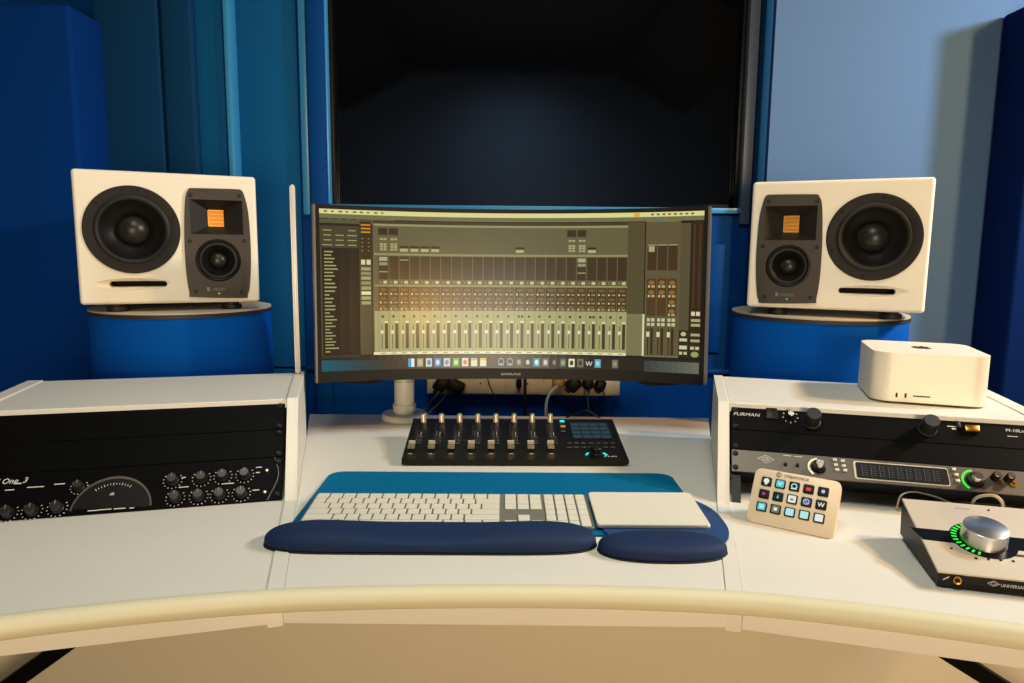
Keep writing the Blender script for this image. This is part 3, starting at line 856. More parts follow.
# master block
pr(.848, .055, .94, .9, (100, 90, 60), 1)
pr(.848, .055, .935, .06, (150, 110, 60), 3); pr(.87, .055, .895, .062, (60, 120, 140), 4)
for k in range(3):
    a = .853 + k * .0275; b = a + .0245
    pr(a, .20, b, .36, (70, 52, 30), 3)
    pr(a, .20, b, .206, (170, 164, 116), 4)
    if k == 0: pr(a + .003, .21, b - .006, .245, (176, 170, 128), 4)
    pr(a, .41, b, .63, (84, 62, 34), 3)
    for r_ in range(2 if k < 2 else 4):
        pdisc(a + .012, .435 + r_ * .055, .008, .014, (150, 104, 48), 4)
        pr(a + .003, .45 + r_ * .055, a + .008, .463 + r_ * .055, (206, 198, 144), 5); pr(a + .012, .45 + r_ * .055, a + .021, .463 + r_ * .055, (176, 170, 120), 5)
    for r_ in range(2): pr(a + .002, .645 + r_ * .03, a + .010, .665 + r_ * .03, (206, 202, 154), 4); pr(a + .013, .645 + r_ * .03, a + .022, .665 + r_ * .03, (206, 202, 154), 4)
    pr(a + .004, .71, a + .0065, .89, (40, 34, 22), 4); pr(a + .012, .71, a + .019, .89, (62, 48, 30), 4)
    pr(a + .001, .735, a + .0095, .77, (220, 216, 166), 5)
pr(.848, .895, .94, .905, (120, 112, 80), 3)
pr(.94, .07, .966, .9, (92, 82, 56), 2)
pr(.941, .72, .965, .9, (46, 40, 28), 3); pdisc(.953, .745, .007, .014, (200, 196, 150), 4)
pr(.943, .775, .963, .795, (206, 202, 154), 4); pr(.943, .825, .963, .85, (214, 210, 160), 4)
for s_ in (0, .012): pr(.943 + s_, .865, .951 + s_, .883, (206, 202, 154), 4)
pr(.969, .055, .998, .9, (56, 40, 24), 2); pr(.974, .08, .978, .58, (84, 60, 34), 3); pr(.988, .08, .992, .58, (84, 60, 34), 3)
for s_ in (0, .013): pr(.972 + s_, .60, .982 + s_, .625, (220, 216, 170), 4); pr(.972 + s_, .83, .982 + s_, .85, (200, 196, 150), 4)
for r_ in (.645, .675, .74, .78): pr(.972, r_, .996, r_ + .018, (176, 170, 122), 4)
pdisc(.984, .88, .010, .018, (150, 170, 90), 5)
# desktop strip and dock
pr(0, .915, 1, 1, (40, 36, 26), 2)
for k in range(12): pr(k * .018, .93 + .0012 * k, .018 + k * .018, 1, (int(24 + k * 2), int(92 - k * 5), int(112 - k * 8)), 3)
for k in range(8): pr(.85 + k * .018, .93, .87 + k * .018, 1, (64 + k * 6, 70 + k * 6, 66 + k * 4), 3)
icons = [((40, 160, 220), (230, 240, 240)), ((170, 160, 120), (200, 190, 150)), ((206, 216, 206), (40, 130, 170)), ((60, 140, 200), (220, 230, 220)), ((210, 210, 190), (90, 140, 190)), ((90, 180, 40), (200, 230, 150)), ((230, 220, 200), (220, 110, 60)), ((226, 222, 190), (190, 180, 120)), ((228, 224, 190), (226, 196, 40)),
         None, 'hp', 'hp', ((70, 72, 66), (160, 160, 140)), ((30, 36, 32), (180, 210, 200)), ((50, 160, 170), (220, 240, 240)), ((120, 116, 100), (220, 214, 190)), ((40, 38, 32), (130, 126, 110)), ((70, 110, 120), (200, 160, 60)), ((236, 232, 200), (60, 56, 40)), ((120, 120, 92), (60, 60, 40)), 'W', ((90, 180, 200), (180, 220, 220)), None, ((110, 116, 90), (150, 150, 120))]
us = .232; du = .02345
for k, ic in enumerate(icons):
    u = us + k * du; w_ = .0082
    v0, v1 = .931, .985
    if ic is None: continue
    if ic == 'hp':
        pdisc(u, .955, .0085, .026, (150, 150, 130), 5, 16); pdisc(u, .957, .0062, .020, (44, 42, 34), 6, 14); pr(u - .007, .966, u + .007, .978, (110, 180, 185), 7); continue
    if ic == 'W':
        uu = wu_(u)
        for j in range(4): pline(uu - .008 + j * .004, .946 if j % 2 == 0 else .974, uu - .004 + j * .004, .974 if j % 2 == 0 else .946, .0011, (220, 216, 200))
        continue
    pr(u - w_, v0, u + w_, v1, ic[0], 5)
    if k == 0: pr(u, v0, u + w_, v1, ic[1], 6)
    elif k in (7, 8): pr(u - w_, v0, u + w_, v0 + .016, ic[1], 6)
    else: pdisc(u, (v0 + v1) / 2, w_ * .62, .017, ic[1], 6)
me = bpy.data.meshes.new('screen'); bm.normal_update(); bm.to_mesh(me); bm.free()
ms = bpy.data.materials.new('screen picture'); ms.use_nodes = True; nt = ms.node_tree; b = nt.nodes['Principled BSDF']
va = nt.nodes.new('ShaderNodeVertexColor'); va.layer_name = 'pic'
b.inputs['Base Color'].default_value = (.006, .006, .006, 1); b.inputs['Specular IOR Level'].default_value = .22; b.inputs['Roughness'].default_value = .30
nt.links.new(va.outputs['Color'], b.inputs['Emission Color']); b.inputs['Emission Strength'].default_value = .86
tc = nt.nodes.new('ShaderNodeTexCoord'); nz = nt.nodes.new('ShaderNodeTexNoise'); nz.inputs['Scale'].default_value = 900
nt.links.new(tc.outputs['Object'], nz.inputs['Vector']); mp = nt.nodes.new('ShaderNodeMapRange'); mp.inputs['To Min'].default_value = .19; mp.inputs['To Max'].default_value = .23
nt.links.new(nz.outputs['Fac'], mp.inputs['Value']); nt.links.new(mp.outputs['Result'], b.inputs['Roughness'])
me.materials.append(ms)
so = bpy.data.objects.new('screen', me); COL.objects.link(so); so.parent = mon
# stand: white arm pole beside the middle, on a round foot
pf = P(404.5, 414, DT + .012)
inv = MM0.inverted()
st = T(inv @ Vector((pf.x, pf.y, DT))) @ inv.to_3x3().to_4x4()
MB().lathe([(0, .0005), (.050, .0005), (.052, .003), (.052, .012), (.049, .0155), (0, .0155)], 48, M=st).build('stand_foot', mat('white stand', (222, 218, 206), .35), mon)
sp = MB().cyl(.0225, .0155, .27, 40, M=st).build('stand_pole', MATS['white stand'], mon)
MB().lathe([(.0228, .088), (.0236, .088), (.0236, .093), (.0228, .093)], 40, M=st).build('pole_ring', M_ALUM, sp)
MB().lathe([(.0228, .020), (.026, .020), (.0265, .036), (.0228, .036)], 40, M=st).build('pole_collar', MATS['white stand'], sp)
pw = inv @ Vector((pf.x, pf.y, DT + .24))
MB().tube([pw, Vector(((pw.x) * .5, .14, MH * .5)), Vector((0, .08, MH * .5))], .02, 16).build('stand_arm', MATS['white stand'], mon)

# ================================================================== FADER CONTROLLER
fl0 = P(401.5, 464, DT + .004); fr0 = P(629, 464.6, DT + .004)
dfd = fr0 - fl0; FW = dfd.length; FA = math.atan2(dfd.y, dfd.x); FD = .185; HF, HB = .0125, .042
MFC = T((fl0.x, fl0.y, DT)) @ RZ(FA)
fc = thing('fader_controller', 'black fader controller with eight silver faders, on the desk under the monitor', 'mixing controller', MFC)
PM = Matrix(((0, 0, 1, 0), (1, 0, 0, 0), (0, 1, 0, 0), (0, 0, 0, 1)))
MB().prism([(0, .004), (0, HF), (FD, HB), (FD, .004)], 0, FW, M=PM, bev=.001, seg=1).build('body', M_BLACK, fc)
MB().b2((.006, .006, .0005), (.04, .03, .004)).b2((FW - .04, .006, .0005), (FW - .006, .03, .004)).b2((.006, FD - .03, .0005), (FW - .006, FD - .01, .004)).build('rubber_feet', M_RUB, fc)
TM = T((0, 0, HF)) @ RX(math.atan2(HB - HF, FD))
MT = MFC @ TM
def FCP(x, y, z): return TM @ Vector((x, y, z))
sl = MB(); pn = MB(); xs_f = []
for k in range(8):
    qa = on(MT, 380 + (120 + 75.4 * k) / 3.793, 370 + 282 / 3.793, .008)
    qb = on(MT, 380 + (165 + 68.6 * k) / 3.793, 370 + 184 / 3.793, .008)
    xk = qa.x; xq = (qa.x + qb.x) / 2; xs_f.append(xk)
    sl.b2((xk - .0013, qa.y - .012, .0002), (xk + .0013, qb.y - .010, .0006), M=TM)
    cp = MB(); cy = qa.y
    cp.prism([(-.0105, .004), (-.0105, .010), (-.003, .0075), (0, .007), (.003, .0075), (.0105, .0115), (.0105, .004)], -.0062, .0062, M=TM @ T((xk, cy, 0)) @ PM, bev=.0004, seg=1)
    fo = cp.build('fader', M_ALU, fc)
    MB().b2((xk - .002, cy - .003, .0005), (xk + .002, cy + .003, .0045), M=TM).build('fader_stem', M_BLACK, fo)
    MB().b2((xk - .0063, cy - .0006, .0072), (xk + .0063, cy + .0006, .0076), M=TM).build('indicator', M_INKK, fo)
    kb = MB().lathe([(0, .0005), (.006, .0005), (.006, .004), (.0052, .0055), (.005, .017), (.0042, .0185), (0, .0185)], 20, M=TM @ T((qb.x, qb.y, 0))).build('knob', M_ALU, fc)
    for j in range(3):
        for i in range(1):
            MB().box((xk + .0105, cy + .028 + j * .013 - .006, .0012), (.0085, .0075, .0022), .0008, 1, M=TM).build('button', M_CAP, fc)
    pn.box((xk + .0105, cy + .064, .0004), (.0008, .018, .0003), M=TM)
    pn.box((xk, cy - .024, .0004), (.007, .0016, .0003), M=TM)
    for j in range(6): pn.box((xk + .0045, cy + .018 + j * .011, .0004), (.0025, .0007, .0003), M=TM)
sl.build('fader_slots', M_DARK, fc)
# screen grid
g0 = on(MT, 571, 457 - 8); gx = on(MT, 573, 424).x
qtl = on(MT, 570.5, 423); qbr = on(MT, 611, 437); 
scx0, scx1 = on(MT, 571, 430).x, on(MT, 609, 430).x; scy1 = on(MT, 590, 423).y; scy0 = on(MT, 590, 439).y
MB().b2((scx0, scy0, .0003), (scx1, scy1, .0012), M=TM).build('touch_screen', M_DARK, fc)
gr = MB()
for i in range(4):
    for j in range(4):
        gr.b2((scx0 + (scx1 - scx0) * (i + .1) / 4, scy0 + (scy1 - scy0) * (j + .15) / 4, .0013), (scx0 + (scx1 - scx0) * (i + .9) / 4, scy0 + (scy1 - scy0) * (j + .7) / 4, .0015), M=TM)
gr.build('screen_tiles', mat('dim cyan tiles', (10, 40, 48), .4, emit=(14, 74, 90), es=.5), fc)
for px, py, m_ in ((562, 421, M_CYAN), (563, 426, emis('orange button', (230, 130, 60), .7)), (563, 431, M_CAP)):
    q = on(MT, px, py, .002); MB().box((q.x, q.y, .0015), (.010, .006, .003), .001, 1, M=TM).build('button', m_, fc)
for j in range(2):
    for i in range(7):
        q = on(MT, 569 + i * 7.2, 442.5 + j * 4.2, .002)
        MB().box((q.x, q.y, .0012), (.0095, .0055, .0022), .001, 1, M=TM).build('button', M_CAP, fc)
q = on(MT, 596, 448.5, .01)
jw = MB().lathe([(0, .0005), (.0125, .0005), (.0125, .003), (.011, .004), (.0105, .013), (.009, .0145), (0, .0145)], 32, M=TM @ T((q.x, q.y - .002, 0))).build('jog_wheel', M_BLACK, fc)
for s_ in (-1, 1):
    MB().box((0, 0, 0), (.0045, .011, .0012), .0005, 1, M=TM @ T((q.x + s_ * .0165, q.y - .004, .001)) @ RZ(s_ * R(28))).build('cyan_light', M_CYAN, fc)
q = on(MT, 604, 456.7); pn.text('P1-M', .0075, TM @ T((q.x, q.y - .002, .0004)), sx=1.5); 
pn.build('printed_marks', M_INK, fc)

# ================================================================== MAT, KEYBOARD, TRACKPAD, RESTS
MTZ = DT + .003
k0 = P(318, 493, MTZ + .0105); k1 = P(690, 495.2, MTZ + .0105)
dk = k1 - k0; KA = math.atan2(dk.y, dk.x); KS = dk.length / .582
MK = T((k0.x, k0.y, MTZ)) @ RZ(KA) @ T((0, -.115 * KS, 0))      # origin: front-left corner of the keyboard
KD = .115 * KS
mm = [P(*p, DT) for p in ((319.5, 472.8), (686, 475.8))]
lo = [MK.inverted() @ p for p in mm]
felt = thing('felt_mat', 'teal blue felt mat lying under the keyboard and trackpad', 'desk mat', MK @ T((0, 0, -(MTZ - DT))))
MB().prism(rrect(-.013, -.014, .5792 * KS + .004, lo[0].y, .022, 8), .0002, .003, bev=.001, seg=1).build('mat', M_FELT, felt)
# keyboard
kb = thing('keyboard', 'white full-size keyboard with number pad, behind the long navy wrist rest', 'keyboard', MK)
u = .01905 * KS; KWd = .4187 * KS
tilt = math.atan2(.0065, .115)
KT = T((0, 0, .0042)) @ RX(tilt)
MB().prism(rrect(0, 0, KWd, KD, .006 * KS, 6), -.0035, .0, M=KT, bev=.0008, seg=1).build('base', M_KBBODY, kb)
MB().b2((.02, KD - .03, .0001), (KWd - .02, KD - .006, .0055), 0).build('rear_foot', M_ALUM, kb)
rows = []
m0 = .0025 * KS
def key(x, y, w_, h_): rows.append((x, y, w_, h_))
gp = .0024 * KS; hr = (KD - 2 * m0) / 6
for r_ in range(6):
    y = KD - m0 - hr * (r_ + 1)
    if r_ == 0: lay = [1.07] * 14
    elif r_ == 1: lay = [1] * 13 + [2]
    elif r_ == 2: lay = [1.5] + [1] * 12 + [1.5]
    elif r_ == 3: lay = [1.75] + [1] * 11 + [2.25]
    elif r_ == 4: lay = [2.25] + [1] * 10 + [2.75]
    else: lay = [1.4, 1.4, 1.6, 6.3, 1.6, 1.35, 1.35]
    x = m0; tot = sum(lay)
    for l in lay:
        wu = l * (15 * u - m0) / tot
        key(x, y, wu - gp, hr - gp * .55); x += wu
    xn = 15 * u + .30 * u
    if r_ in (0, 1, 2):
        for i in range(3): key(xn + i * u, y, u - gp, hr - gp * .55)
    elif r_ == 4: key(xn + u, y, u - gp, hr - gp * .55)
    elif r_ == 5:
        for i in range(3): key(xn + i * u, y, u - gp, hr - gp * .55)
    xp = xn + 3 * u + .15 * u; up = (KWd - m0 - xp) / 4
    if r_ < 4:
        for i in range(4): key(xp + i * up, y, up - gp, hr - gp * .55)
    elif r_ == 4:
        for i in range(3): key(xp + i * up, y, up - gp, hr - gp * .55)
        key(xp + 3 * up, y - hr, up - gp, 2 * hr - gp * .55)
    else:
        key(xp, y, 2 * up - gp, hr - gp * .55); key(xp + 2 * up, y, up - gp, hr - gp * .55)
rest = MB()
for i, (x, y, w_, h_) in enumerate(rows):
    if i < 100:
        MB().b2((x, y, .0002), (x + w_, y + h_, .0017), .0006, 1, M=KT).build('key', M_KEY, kb)
    else:
        rest.b2((x, y, .0002), (x + w_, y + h_, .0017), .0006, 1, M=KT)
ro = rest.build('front_row_keys', M_KEY, kb); ro['kind'] = 'stuff'
# mouse pad under the trackpad (round) with palm cushion
MPZ = MTZ
pc = P(660, 521, MPZ)
mp_ = thing('mouse_pad', 'round blue mouse pad with a puffy navy palm cushion, half under the white trackpad', 'mouse pad', T((pc.x, pc.y, MPZ)))
tipx = P(723, 522, MPZ).x - pc.x; backy = P(690, 499, MPZ).y - pc.y
pts = []
for i in range(64):
    a = 2 * PI * i / 64; n_ = 2.5
    pts.append((math.copysign(abs(math.cos(a)) ** (2 / n_), math.cos(a)) * tipx, math.copysign(abs(math.sin(a)) ** (2 / n_), math.sin(a)) * (backy + .012)))
def cushion(L, W, H, wave=None, n=56, m=14, e=2.6, flat=0.0):
    """pillow lofted along x, base on z=0"""
    bm = bmesh.new(); rings = []
    for i in range(n + 1):
        t_ = -1 + 2 * i / n
        t_ = math.sin(t_ * PI / 2)
        k_ = max(0.0, 1 - abs(t_) ** e) ** (1 / 2.2)
        k_ = max(k_, .02)
        wv = wave(t_) if wave else (0, 0)
        yf, yb_ = -W / 2 * k_, W / 2 * k_ + wv[0] * k_
        rg = []
        for j in range(m + 1):
            a = PI * j / m
            yy = (yf + yb_) / 2 - (yb_ - yf) / 2 * math.copysign(abs(math.cos(a)) ** .8, math.cos(a))
            zz = H * (k_ ** .6) * (max(0, math.sin(a)) ** .6) + wv[1] * k_ * max(0, math.sin(a))
            rg.append(bm.verts.new((t_ * L / 2, yy, zz)))
        rings.append(rg)
    for a, b in zip(rings, rings[1:]):
        for j in range(m): bm.faces.new((a[j], b[j], b[j + 1], a[j + 1]))
        bm.faces.new((a[m], b[m], b[0], a[0]))
    bm.faces.new(rings[0]); bm.faces.new(rings[-1][::-1])
    bmesh.ops.recalc_face_normals(bm, faces=bm.faces)
    o_ = MB(); o_.bm.free(); o_.bm = bm; return o_
MB().prism(pts, .0002, .003, bev=.001, seg=1).build('pad', M_PADB, mp_)
fl_ = P(596, 543, DT); fr_ = P(721, 544, DT); fb_ = P(661, 563, DT)
cw = (fr_ - fl_).length
cmid = Vector(((fl_.x + fr_.x) / 2, fb_.y + .036, 0))
cu = cushion(cw, .076, .0185, wave=lambda t_: (-.004, 0), e=2.3)
cu.bm.transform(T((cmid.x - pc.x, cmid.y - pc.y, .0032 - MPZ + DT - .0)) @ RZ(math.atan2(fr_.y - fl_.y, fr_.x - fl_.x)))
cu.build('palm_cushion', M_NAVY, mp_, ang=50)
cb = cushion(cw + .003, .079, .004, wave=lambda t_: (-.004, 0), e=2.3)
cb.bm.transform(T((cmid.x - pc.x, cmid.y - pc.y, -MPZ + DT)))
cb.build('cushion_base', M_RUB, mp_)
# trackpad
tp = thing('trackpad', 'white square-cornered trackpad beside the number pad', 'trackpad', MK @ T((KWd + .0025, 0, .0033)))
TW = .1605 * KS
MB().prism(rrect(0, .0, TW, KD, .006, 6), -.0035, .0, M=KT, bev=.0008, seg=1).build('body', M_ALUM, tp)
MB().prism(rrect(.0008, .0008, TW - .0008, KD - .0008, .0055, 6), .0001, .0012, M=KT, bev=.0005, seg=1).build('touch_surface', M_KEY, tp)
# long wrist rest
wl = P(263, 545, DT); wr_ = P(596, 545, DT); wf_ = P(440, 555.5, DT)
wL = (wr_ - wl).length; WA = math.atan2(wr_.y - wl.y, wr_.x - wl.x)
wcen = Vector(((wl.x + wr_.x) / 2, wf_.y + .038, DT))
wt_ = thing('wrist_rest', 'long navy gel wrist rest lying in front of the keyboard', 'wrist rest', T(wcen) @ RZ(WA * .5))
cu = cushion(wL, .074, .019, wave=lambda t_: (.004 * math.cos(t_ * 2 * PI), .0035 * math.cos(t_ * 1.55 * PI + PI)), e=7)
cu.bm.transform(T((0, 0, .0035)))
cu.build('cushion', M_NAVY, wt_, ang=50)
cushion(wL + .003, .076, .0045, wave=lambda t_: (.004, 0), e=7).build('base', M_RUB, wt_)

# ================================================================== BUTTON PAD
s0 = P(745.5, 521, DT); s1 = P(833, 540, DT)
ds = s1 - s0; sAng = math.atan2(ds.y, ds.x); SWd = ds.length; SHt = .083
MSD = T(s0 + Vector((0, 0, .001))) @ RZ(sAng)
sd = thing('button_pad', 'small white pad of fifteen glowing picture buttons leaning back on the desk', 'button pad', MSD)
SB = R(36)
SFM = RX(PI / 2 - SB)
MB().prism(rrect(0, 0, SWd, SHt, .008, 8), -.014, 0, M=SFM, bev=.0012).build('body', M_SDECK, sd)
MB().prism([(.012, .0), (.07, .0), (.052, .055), (.046, .055)], .014, SWd - .014, M=PM, bev=0).build('stand', M_SDECK, sd)
lg = MB(); MSF = MSD @ SFM
q = on(MSF, 791, 476.2)
lg.text('STREAM DECK', .0062, SFM @ T((q.x - .009, q.y - .0035, .0003)), sx=.85)
lg.lathe([(.0030, .0003), (.0030, .0006), (.0037, .0006), (.0037, .0003)], 20, M=SFM @ T((q.x - .0165, q.y - .0012, 0)))
lg.text('E', .0055, SFM @ T((q.x - .0180, q.y - .0030, .0003)))
lg.build('logo', M_INKK, sd)
def icn(nm, rgb, s=1.0): return emis(nm, rgb, s)
iw = icn('icon white', (235, 235, 225), .9); ic_ = icn('icon cyan', (70, 205, 225), .85); ik = M_BLACK
ir = icn('icon red', (225, 40, 60), .9); ib = icn('icon blue', (40, 90, 160), .8); ig = icn('icon grey', (120, 118, 108), .8); ip = icn('icon pink', (200, 60, 130), .8); iv = icn('icon violet', (190, 190, 240), .9)
ilc = icn('icon pale cyan', (180, 235, 235), .9)
kx = [on(MSF, 740 + 160 / 7.59 * 0 + x / 7.59, 455 + y / 7.59) for x, y in ((203, 203), (307, 225), (412, 243), (522, 263), (633, 283))]
ky = [on(MSF, 740 + x / 7.59, 455 + y / 7.59) for x, y in ((203, 203), (182, 297), (165, 393))]
bgs = [[ik, ic_, ik, ik, ik], [ik, ik, iw, icn('icon navy', (14, 40, 90), .8), ik], [ic_, ig, ilc, ilc, iw]]
bw = .0066
for r_ in range(3):
    for c_ in range(5):
        x = kx[0].x + (kx[4].x - kx[0].x) * c_ / 4; y = ky[0].y + (ky[2].y - ky[0].y) * r_ / 2
        k = MB().prism(rrect(x - bw - .0006, y - bw - .0002, x + bw + .0006, y + bw + .0002, .0018, 4), .0003, .0022, M=SFM, bev=.0006).build('button', M_BLACK, sd)
        bg = bgs[r_][c_]
        MB().prism(rrect(x - bw * .8, y - bw * .78, x + bw * .8, y + bw * .78, .001, 3), .0021, .0024, M=SFM).build('button_picture', bg, k)
        gl = MB(); gm = None; z = .0026
        L = lambda a, b: SFM @ T((x + a, y + b, z))
        if (r_, c_) == (0, 0): gl.cyl(.0040, 0, .0002, 18, M=L(0, .0006)); gl.box((0, 0, 0), (.0035, .004, .0002), M=L(0, -.003)); gm = iw
        elif (r_, c_) == (0, 1):
            for a in (0, 90): gl.box((0, 0, 0), (.0014, .006, .0002), M=L(.001 if a else -.001, 0) @ RZ(R(a + 45)))
            gm = iw
        elif (r_, c_) == (0, 2): gl.lathe([(.0028, 0), (.0028, .0003), (.0042, .0003), (.0042, 0)], 20, M=L(0, 0)); gl.box((0, 0, 0), (.008, .0018, .0003), M=L(0, -.0038)); gm = ilc
        elif (r_, c_) == (0, 3): gl.box((0, 0, 0), (.0062, .0044, .0003), M=L(0, -.0004)); gm = ir
        elif (r_, c_) == (0, 4): gl.cyl(.0026, 0, .0002, 14, M=L(0, 0)); gm = iv
        elif (r_, c_) == (1, 0): gl.prism([(-.002, -.0025), (.003, 0), (-.002, .0025)], 0, .0003, M=L(0, 0)); gm = ip
        elif (r_, c_) == (1, 1): gl.prism([(-.002, -.003), (.0018, -.003), (.0005, .003)], 0, .0003, M=L(0, 0)); gm = ic_
        elif (r_, c_) == (1, 2): gl.prism([(-.0028, -.0022), (.0028, -.0022), (0, .002)], 0, .0003, M=L(0, 0)); gm = ig
        elif (r_, c_) == (1, 3): gl.lathe([(.003, 0), (.003, .0003), (.0042, .0003), (.0042, 0)], 20, M=L(0, 0)); gl.box((0, 0, 0), (.0012, .006, .0003), M=L(0, 0) @ RZ(R(30))); gm = iv
        elif (r_, c_) == (1, 4):
            for j, a in enumerate((18, -18, 18, -18)): gl.box((0, 0, 0), (.0011, .006, .0003), M=L(-.003 + j * .002, 0) @ RZ(R(a)))
            gm = iw
        elif (r_, c_) == (2, 0): gl.box((0, 0, 0), (.006, .006, .0003), M=L(0, 0)); gm = ilc
        elif (r_, c_) == (2, 1): gl.cyl(.0026, 0, .0002, 14, M=L(0, 0)); gm = iw
        if gm: gl.build('button_symbol', gm, k)

# ================================================================== COMPUTER BOX
RZt = DT + RHt + .008
m0_ = P(871, 402, RZt); m1_ = P(990.5, 410.5, RZt)
dm = m1_ - m0_; mA = math.atan2(dm.y, dm.x); MWd = dm.length; MHt = .088
MMc = T((m0_.x, m0_.y, RZt)) @ RZ(mA)
mc_ = thing('mini_computer', 'boxy silver desktop computer with rounded corners on the right cabinet', 'computer', MMc)
MB().prism(rrect(0, 0, MWd, MWd, .030, 10), .004, MHt, bev=.0022, seg=3).build('body', M_MACW, mc_)
MB().cyl(MWd * .42, 0.0004, .0045, 40, M=T((MWd / 2, MWd / 2, 0))).build('foot', M_BLACK, mc_)
CF = MMc @ RX(PI / 2)
for px, py in ((896.5, 395), (905.5, 395.5)):
    q = on(CF, px, py); MB().prism(rrect(q.x - .0016, q.y - .0042, q.x + .0016, q.y + .0042, .0015, 4), .0, .0004, M=RX(PI / 2)).build('usb_port', M_INKK, mc_)
q = on(CF, 921.5, 396.6); MB().prism(rrect(q.x - .013, q.y - .0011, q.x + .013, q.y + .0011, .0008, 3), 0, .0004, M=RX(PI / 2)).build('card_slot', M_INKK, mc_)
# fruit shaped logo on the lid
lg = MB(); A = T((MWd / 2, MWd / 2, MHt + .0001))
def el(cx_, cy_, rx, ry, n=24): return [(cx_ + rx * math.cos(2 * PI * i / n), cy_ + ry * math.sin(2 * PI * i / n)) for i in range(n)]
ap = [(0, .013), (.006, .0155), (.012, .014), (.0145, .011), (.0115, .007), (.0108, .002), (.0125, -.002), (.0155, -.0045), (.013, -.010), (.009, -.0155), (.005, -.0165), (0, -.0145), (-.005, -.0165), (-.0095, -.0150), (-.0145, -.007), (-.0155, .002), (-.0135, .010), (-.009, .0148), (-.005, .0152)]
lg.prism(smooth_closed([Vector(p) for p in ap], 4), 0, .0003, M=A)
lg.prism(smooth_closed([Vector(p) for p in ((0, .015), (.001, .020), (.006, .0245), (.006, .019), (.003, .016))], 4), 0, .0003, M=A)
lg.build('logo', M_INKK, mc_)

# ================================================================== DESKTOP INTERFACE
t0 = P(937, 587, DT)
tA = -R(13.8)
MTW = T((t0.x, t0.y, DT)) @ RZ(tA)
tw = thing('desktop_interface', 'silver wedge audio interface with a big round knob at the right desk edge', 'audio interface', MTW)
TWW, TD = .165, .150
hf, hb = .0195, .055
MB().prism([(0, .003), (0, hf - .002), (TD - .006, hb - .003), (TD, hb - .008), (TD - .004, .006), (TD * .5, .003)], .0, TWW, M=PM, bev=.001, seg=1).build('body', M_BLACK, tw)
tt = math.atan2(hb - hf, TD)
TT = T((0, 0, hf)) @ RX(tt); TL = math.hypot(TD, hb - hf)
MTT = MTW @ TT
MB().b2((-.001, -.001, -.0018), (TWW + .001, TL - .001, .0006), .0006, 1, M=TT).build('top_plate', M_TWIN, tw)
MB().b2((.002, .01, 0.0002), (.02, .03, .004)).b2((TWW - .02, .01, .0002), (TWW - .002, .03, .004)).b2((.002, TD - .03, .0002), (TWW - .002, TD - .012, .007)).build('rubber_feet', M_RUB, tw)
kc = on(MTT, 986, 527.5, .02); kr = .0255
zz = .0006
ky0 = kc.y
MB().prism([(kc.x - .070, ky0 - .010), (kc.x - kr * .9, ky0 - .012), (kc.x - kr * .9, ky0 + .014), (kc.x - .078, ky0 + .014)], zz, zz + .0003, M=TT).build('display', mat('display glass', (6, 7, 12), .35, spec=.12), tw)
MB().prism([(kc.x + kr * .9, ky0 - .014), (kc.x + .05, ky0 - .014), (TWW - .006, ky0 - .006), (TWW - .004, ky0 + .013), (kc.x + kr * .9, ky0 + .013)], zz, zz + .0003, M=TT).build('display', mat('display glass', (6, 7, 12), .35, spec=.12), tw)
MB().lathe([(0, zz + .0002), (kr * 1.42, zz + .0002), (kr * 1.42, zz + .0006), (0, zz + .0006)], 48, M=TT @ T((kc.x, kc.y, 0))).build('ring_plate', MATS['display glass'], tw)
for k in range(14):
    a = R(95 + k * 11.5)
    MB().box((0, 0, 0), (.0062, .0026, .0006), .0003, 1, M=TT @ T((kc.x + kr * 1.24 * math.cos(a), kc.y + kr * 1.24 * math.sin(a), zz + .001)) @ RZ(a)).build('ring_light', M_GREEN, tw)
MB().lathe([(0, .001), (kr, .001), (kr, .002), (kr * .985, .003), (kr * .97, .0185), (kr * .95, .0205), (kr * .90, .0212), (0, .0212)], 64, M=TT @ T((kc.x, kc.y, 0))).build('volume_knob', M_SILVER if False else mat('satin knob', (205, 205, 205), .28, 1.0, vary=.02), tw)
qs = on(MTT, 967, 551); qe = on(MTT, 1024, 557)
MB().b2((qs.x, qs.y - .0022, zz), (TWW - .006, qs.y + .0022, zz + .0003), M=TT).build('strip', mat('dark bronze', (60, 44, 32), .4), tw)
for k in range(6):
    q = on(MTT, 972.3 + 11.5 * k, 558.6 + .9 * k)
    MB().cyl(.0016, zz - .001, zz + .0012, 12, M=TT @ T((qs.x + .005 + k * .0115 * 1.15, q.y, 0)), bev=.0004).build('button', M_BLACK, tw)
for px, py in ((951.5, 549), (988.5, 510.8), (996, 546.5)):
    q = on(MTT, px, py); MB().cyl(.0015, zz - .001, zz + .001, 12, M=TT @ T((q.x, q.y, 0)), bev=.0004).build('button', M_BLACK, tw)
ink = MB(); q = on(MTT, 955, 508.5); ink.box((q.x + .008, q.y, zz + .0001), (.018, .0012, .0003), M=TT); ink.build('printed_mark', M_INKG, tw)
FFM = MTW @ RX(PI / 2)
q = on(FFM, 956.5, 579.5); MB().lathe([(0, .0006), (.0028, .0006), (.0030, .003), (.0045, .0035), (.0050, .0005)], 24, M=RX(PI / 2) @ T((q.x, q.y, 0))).build('jack', M_BRASS, tw)
MB().cyl(.0028, .0010, .0032, 20, M=RX(PI / 2) @ T((q.x, q.y, 0))).build('jack_hole', M_DARK, tw)
lg = MB(); q = on(FFM, 993.5, 583.5); diamond(lg, 0, 0, .0062, .0034, 0)
lg.bm.transform(RX(PI / 2) @ T((q.x, q.y, .0005)))
q = on(FFM, 1000.5, 586); lg.text('UNIVERSAL AUDIO', .0052, RX(PI / 2) @ T((q.x, q.y - .0008, .0003)), sx=.95)
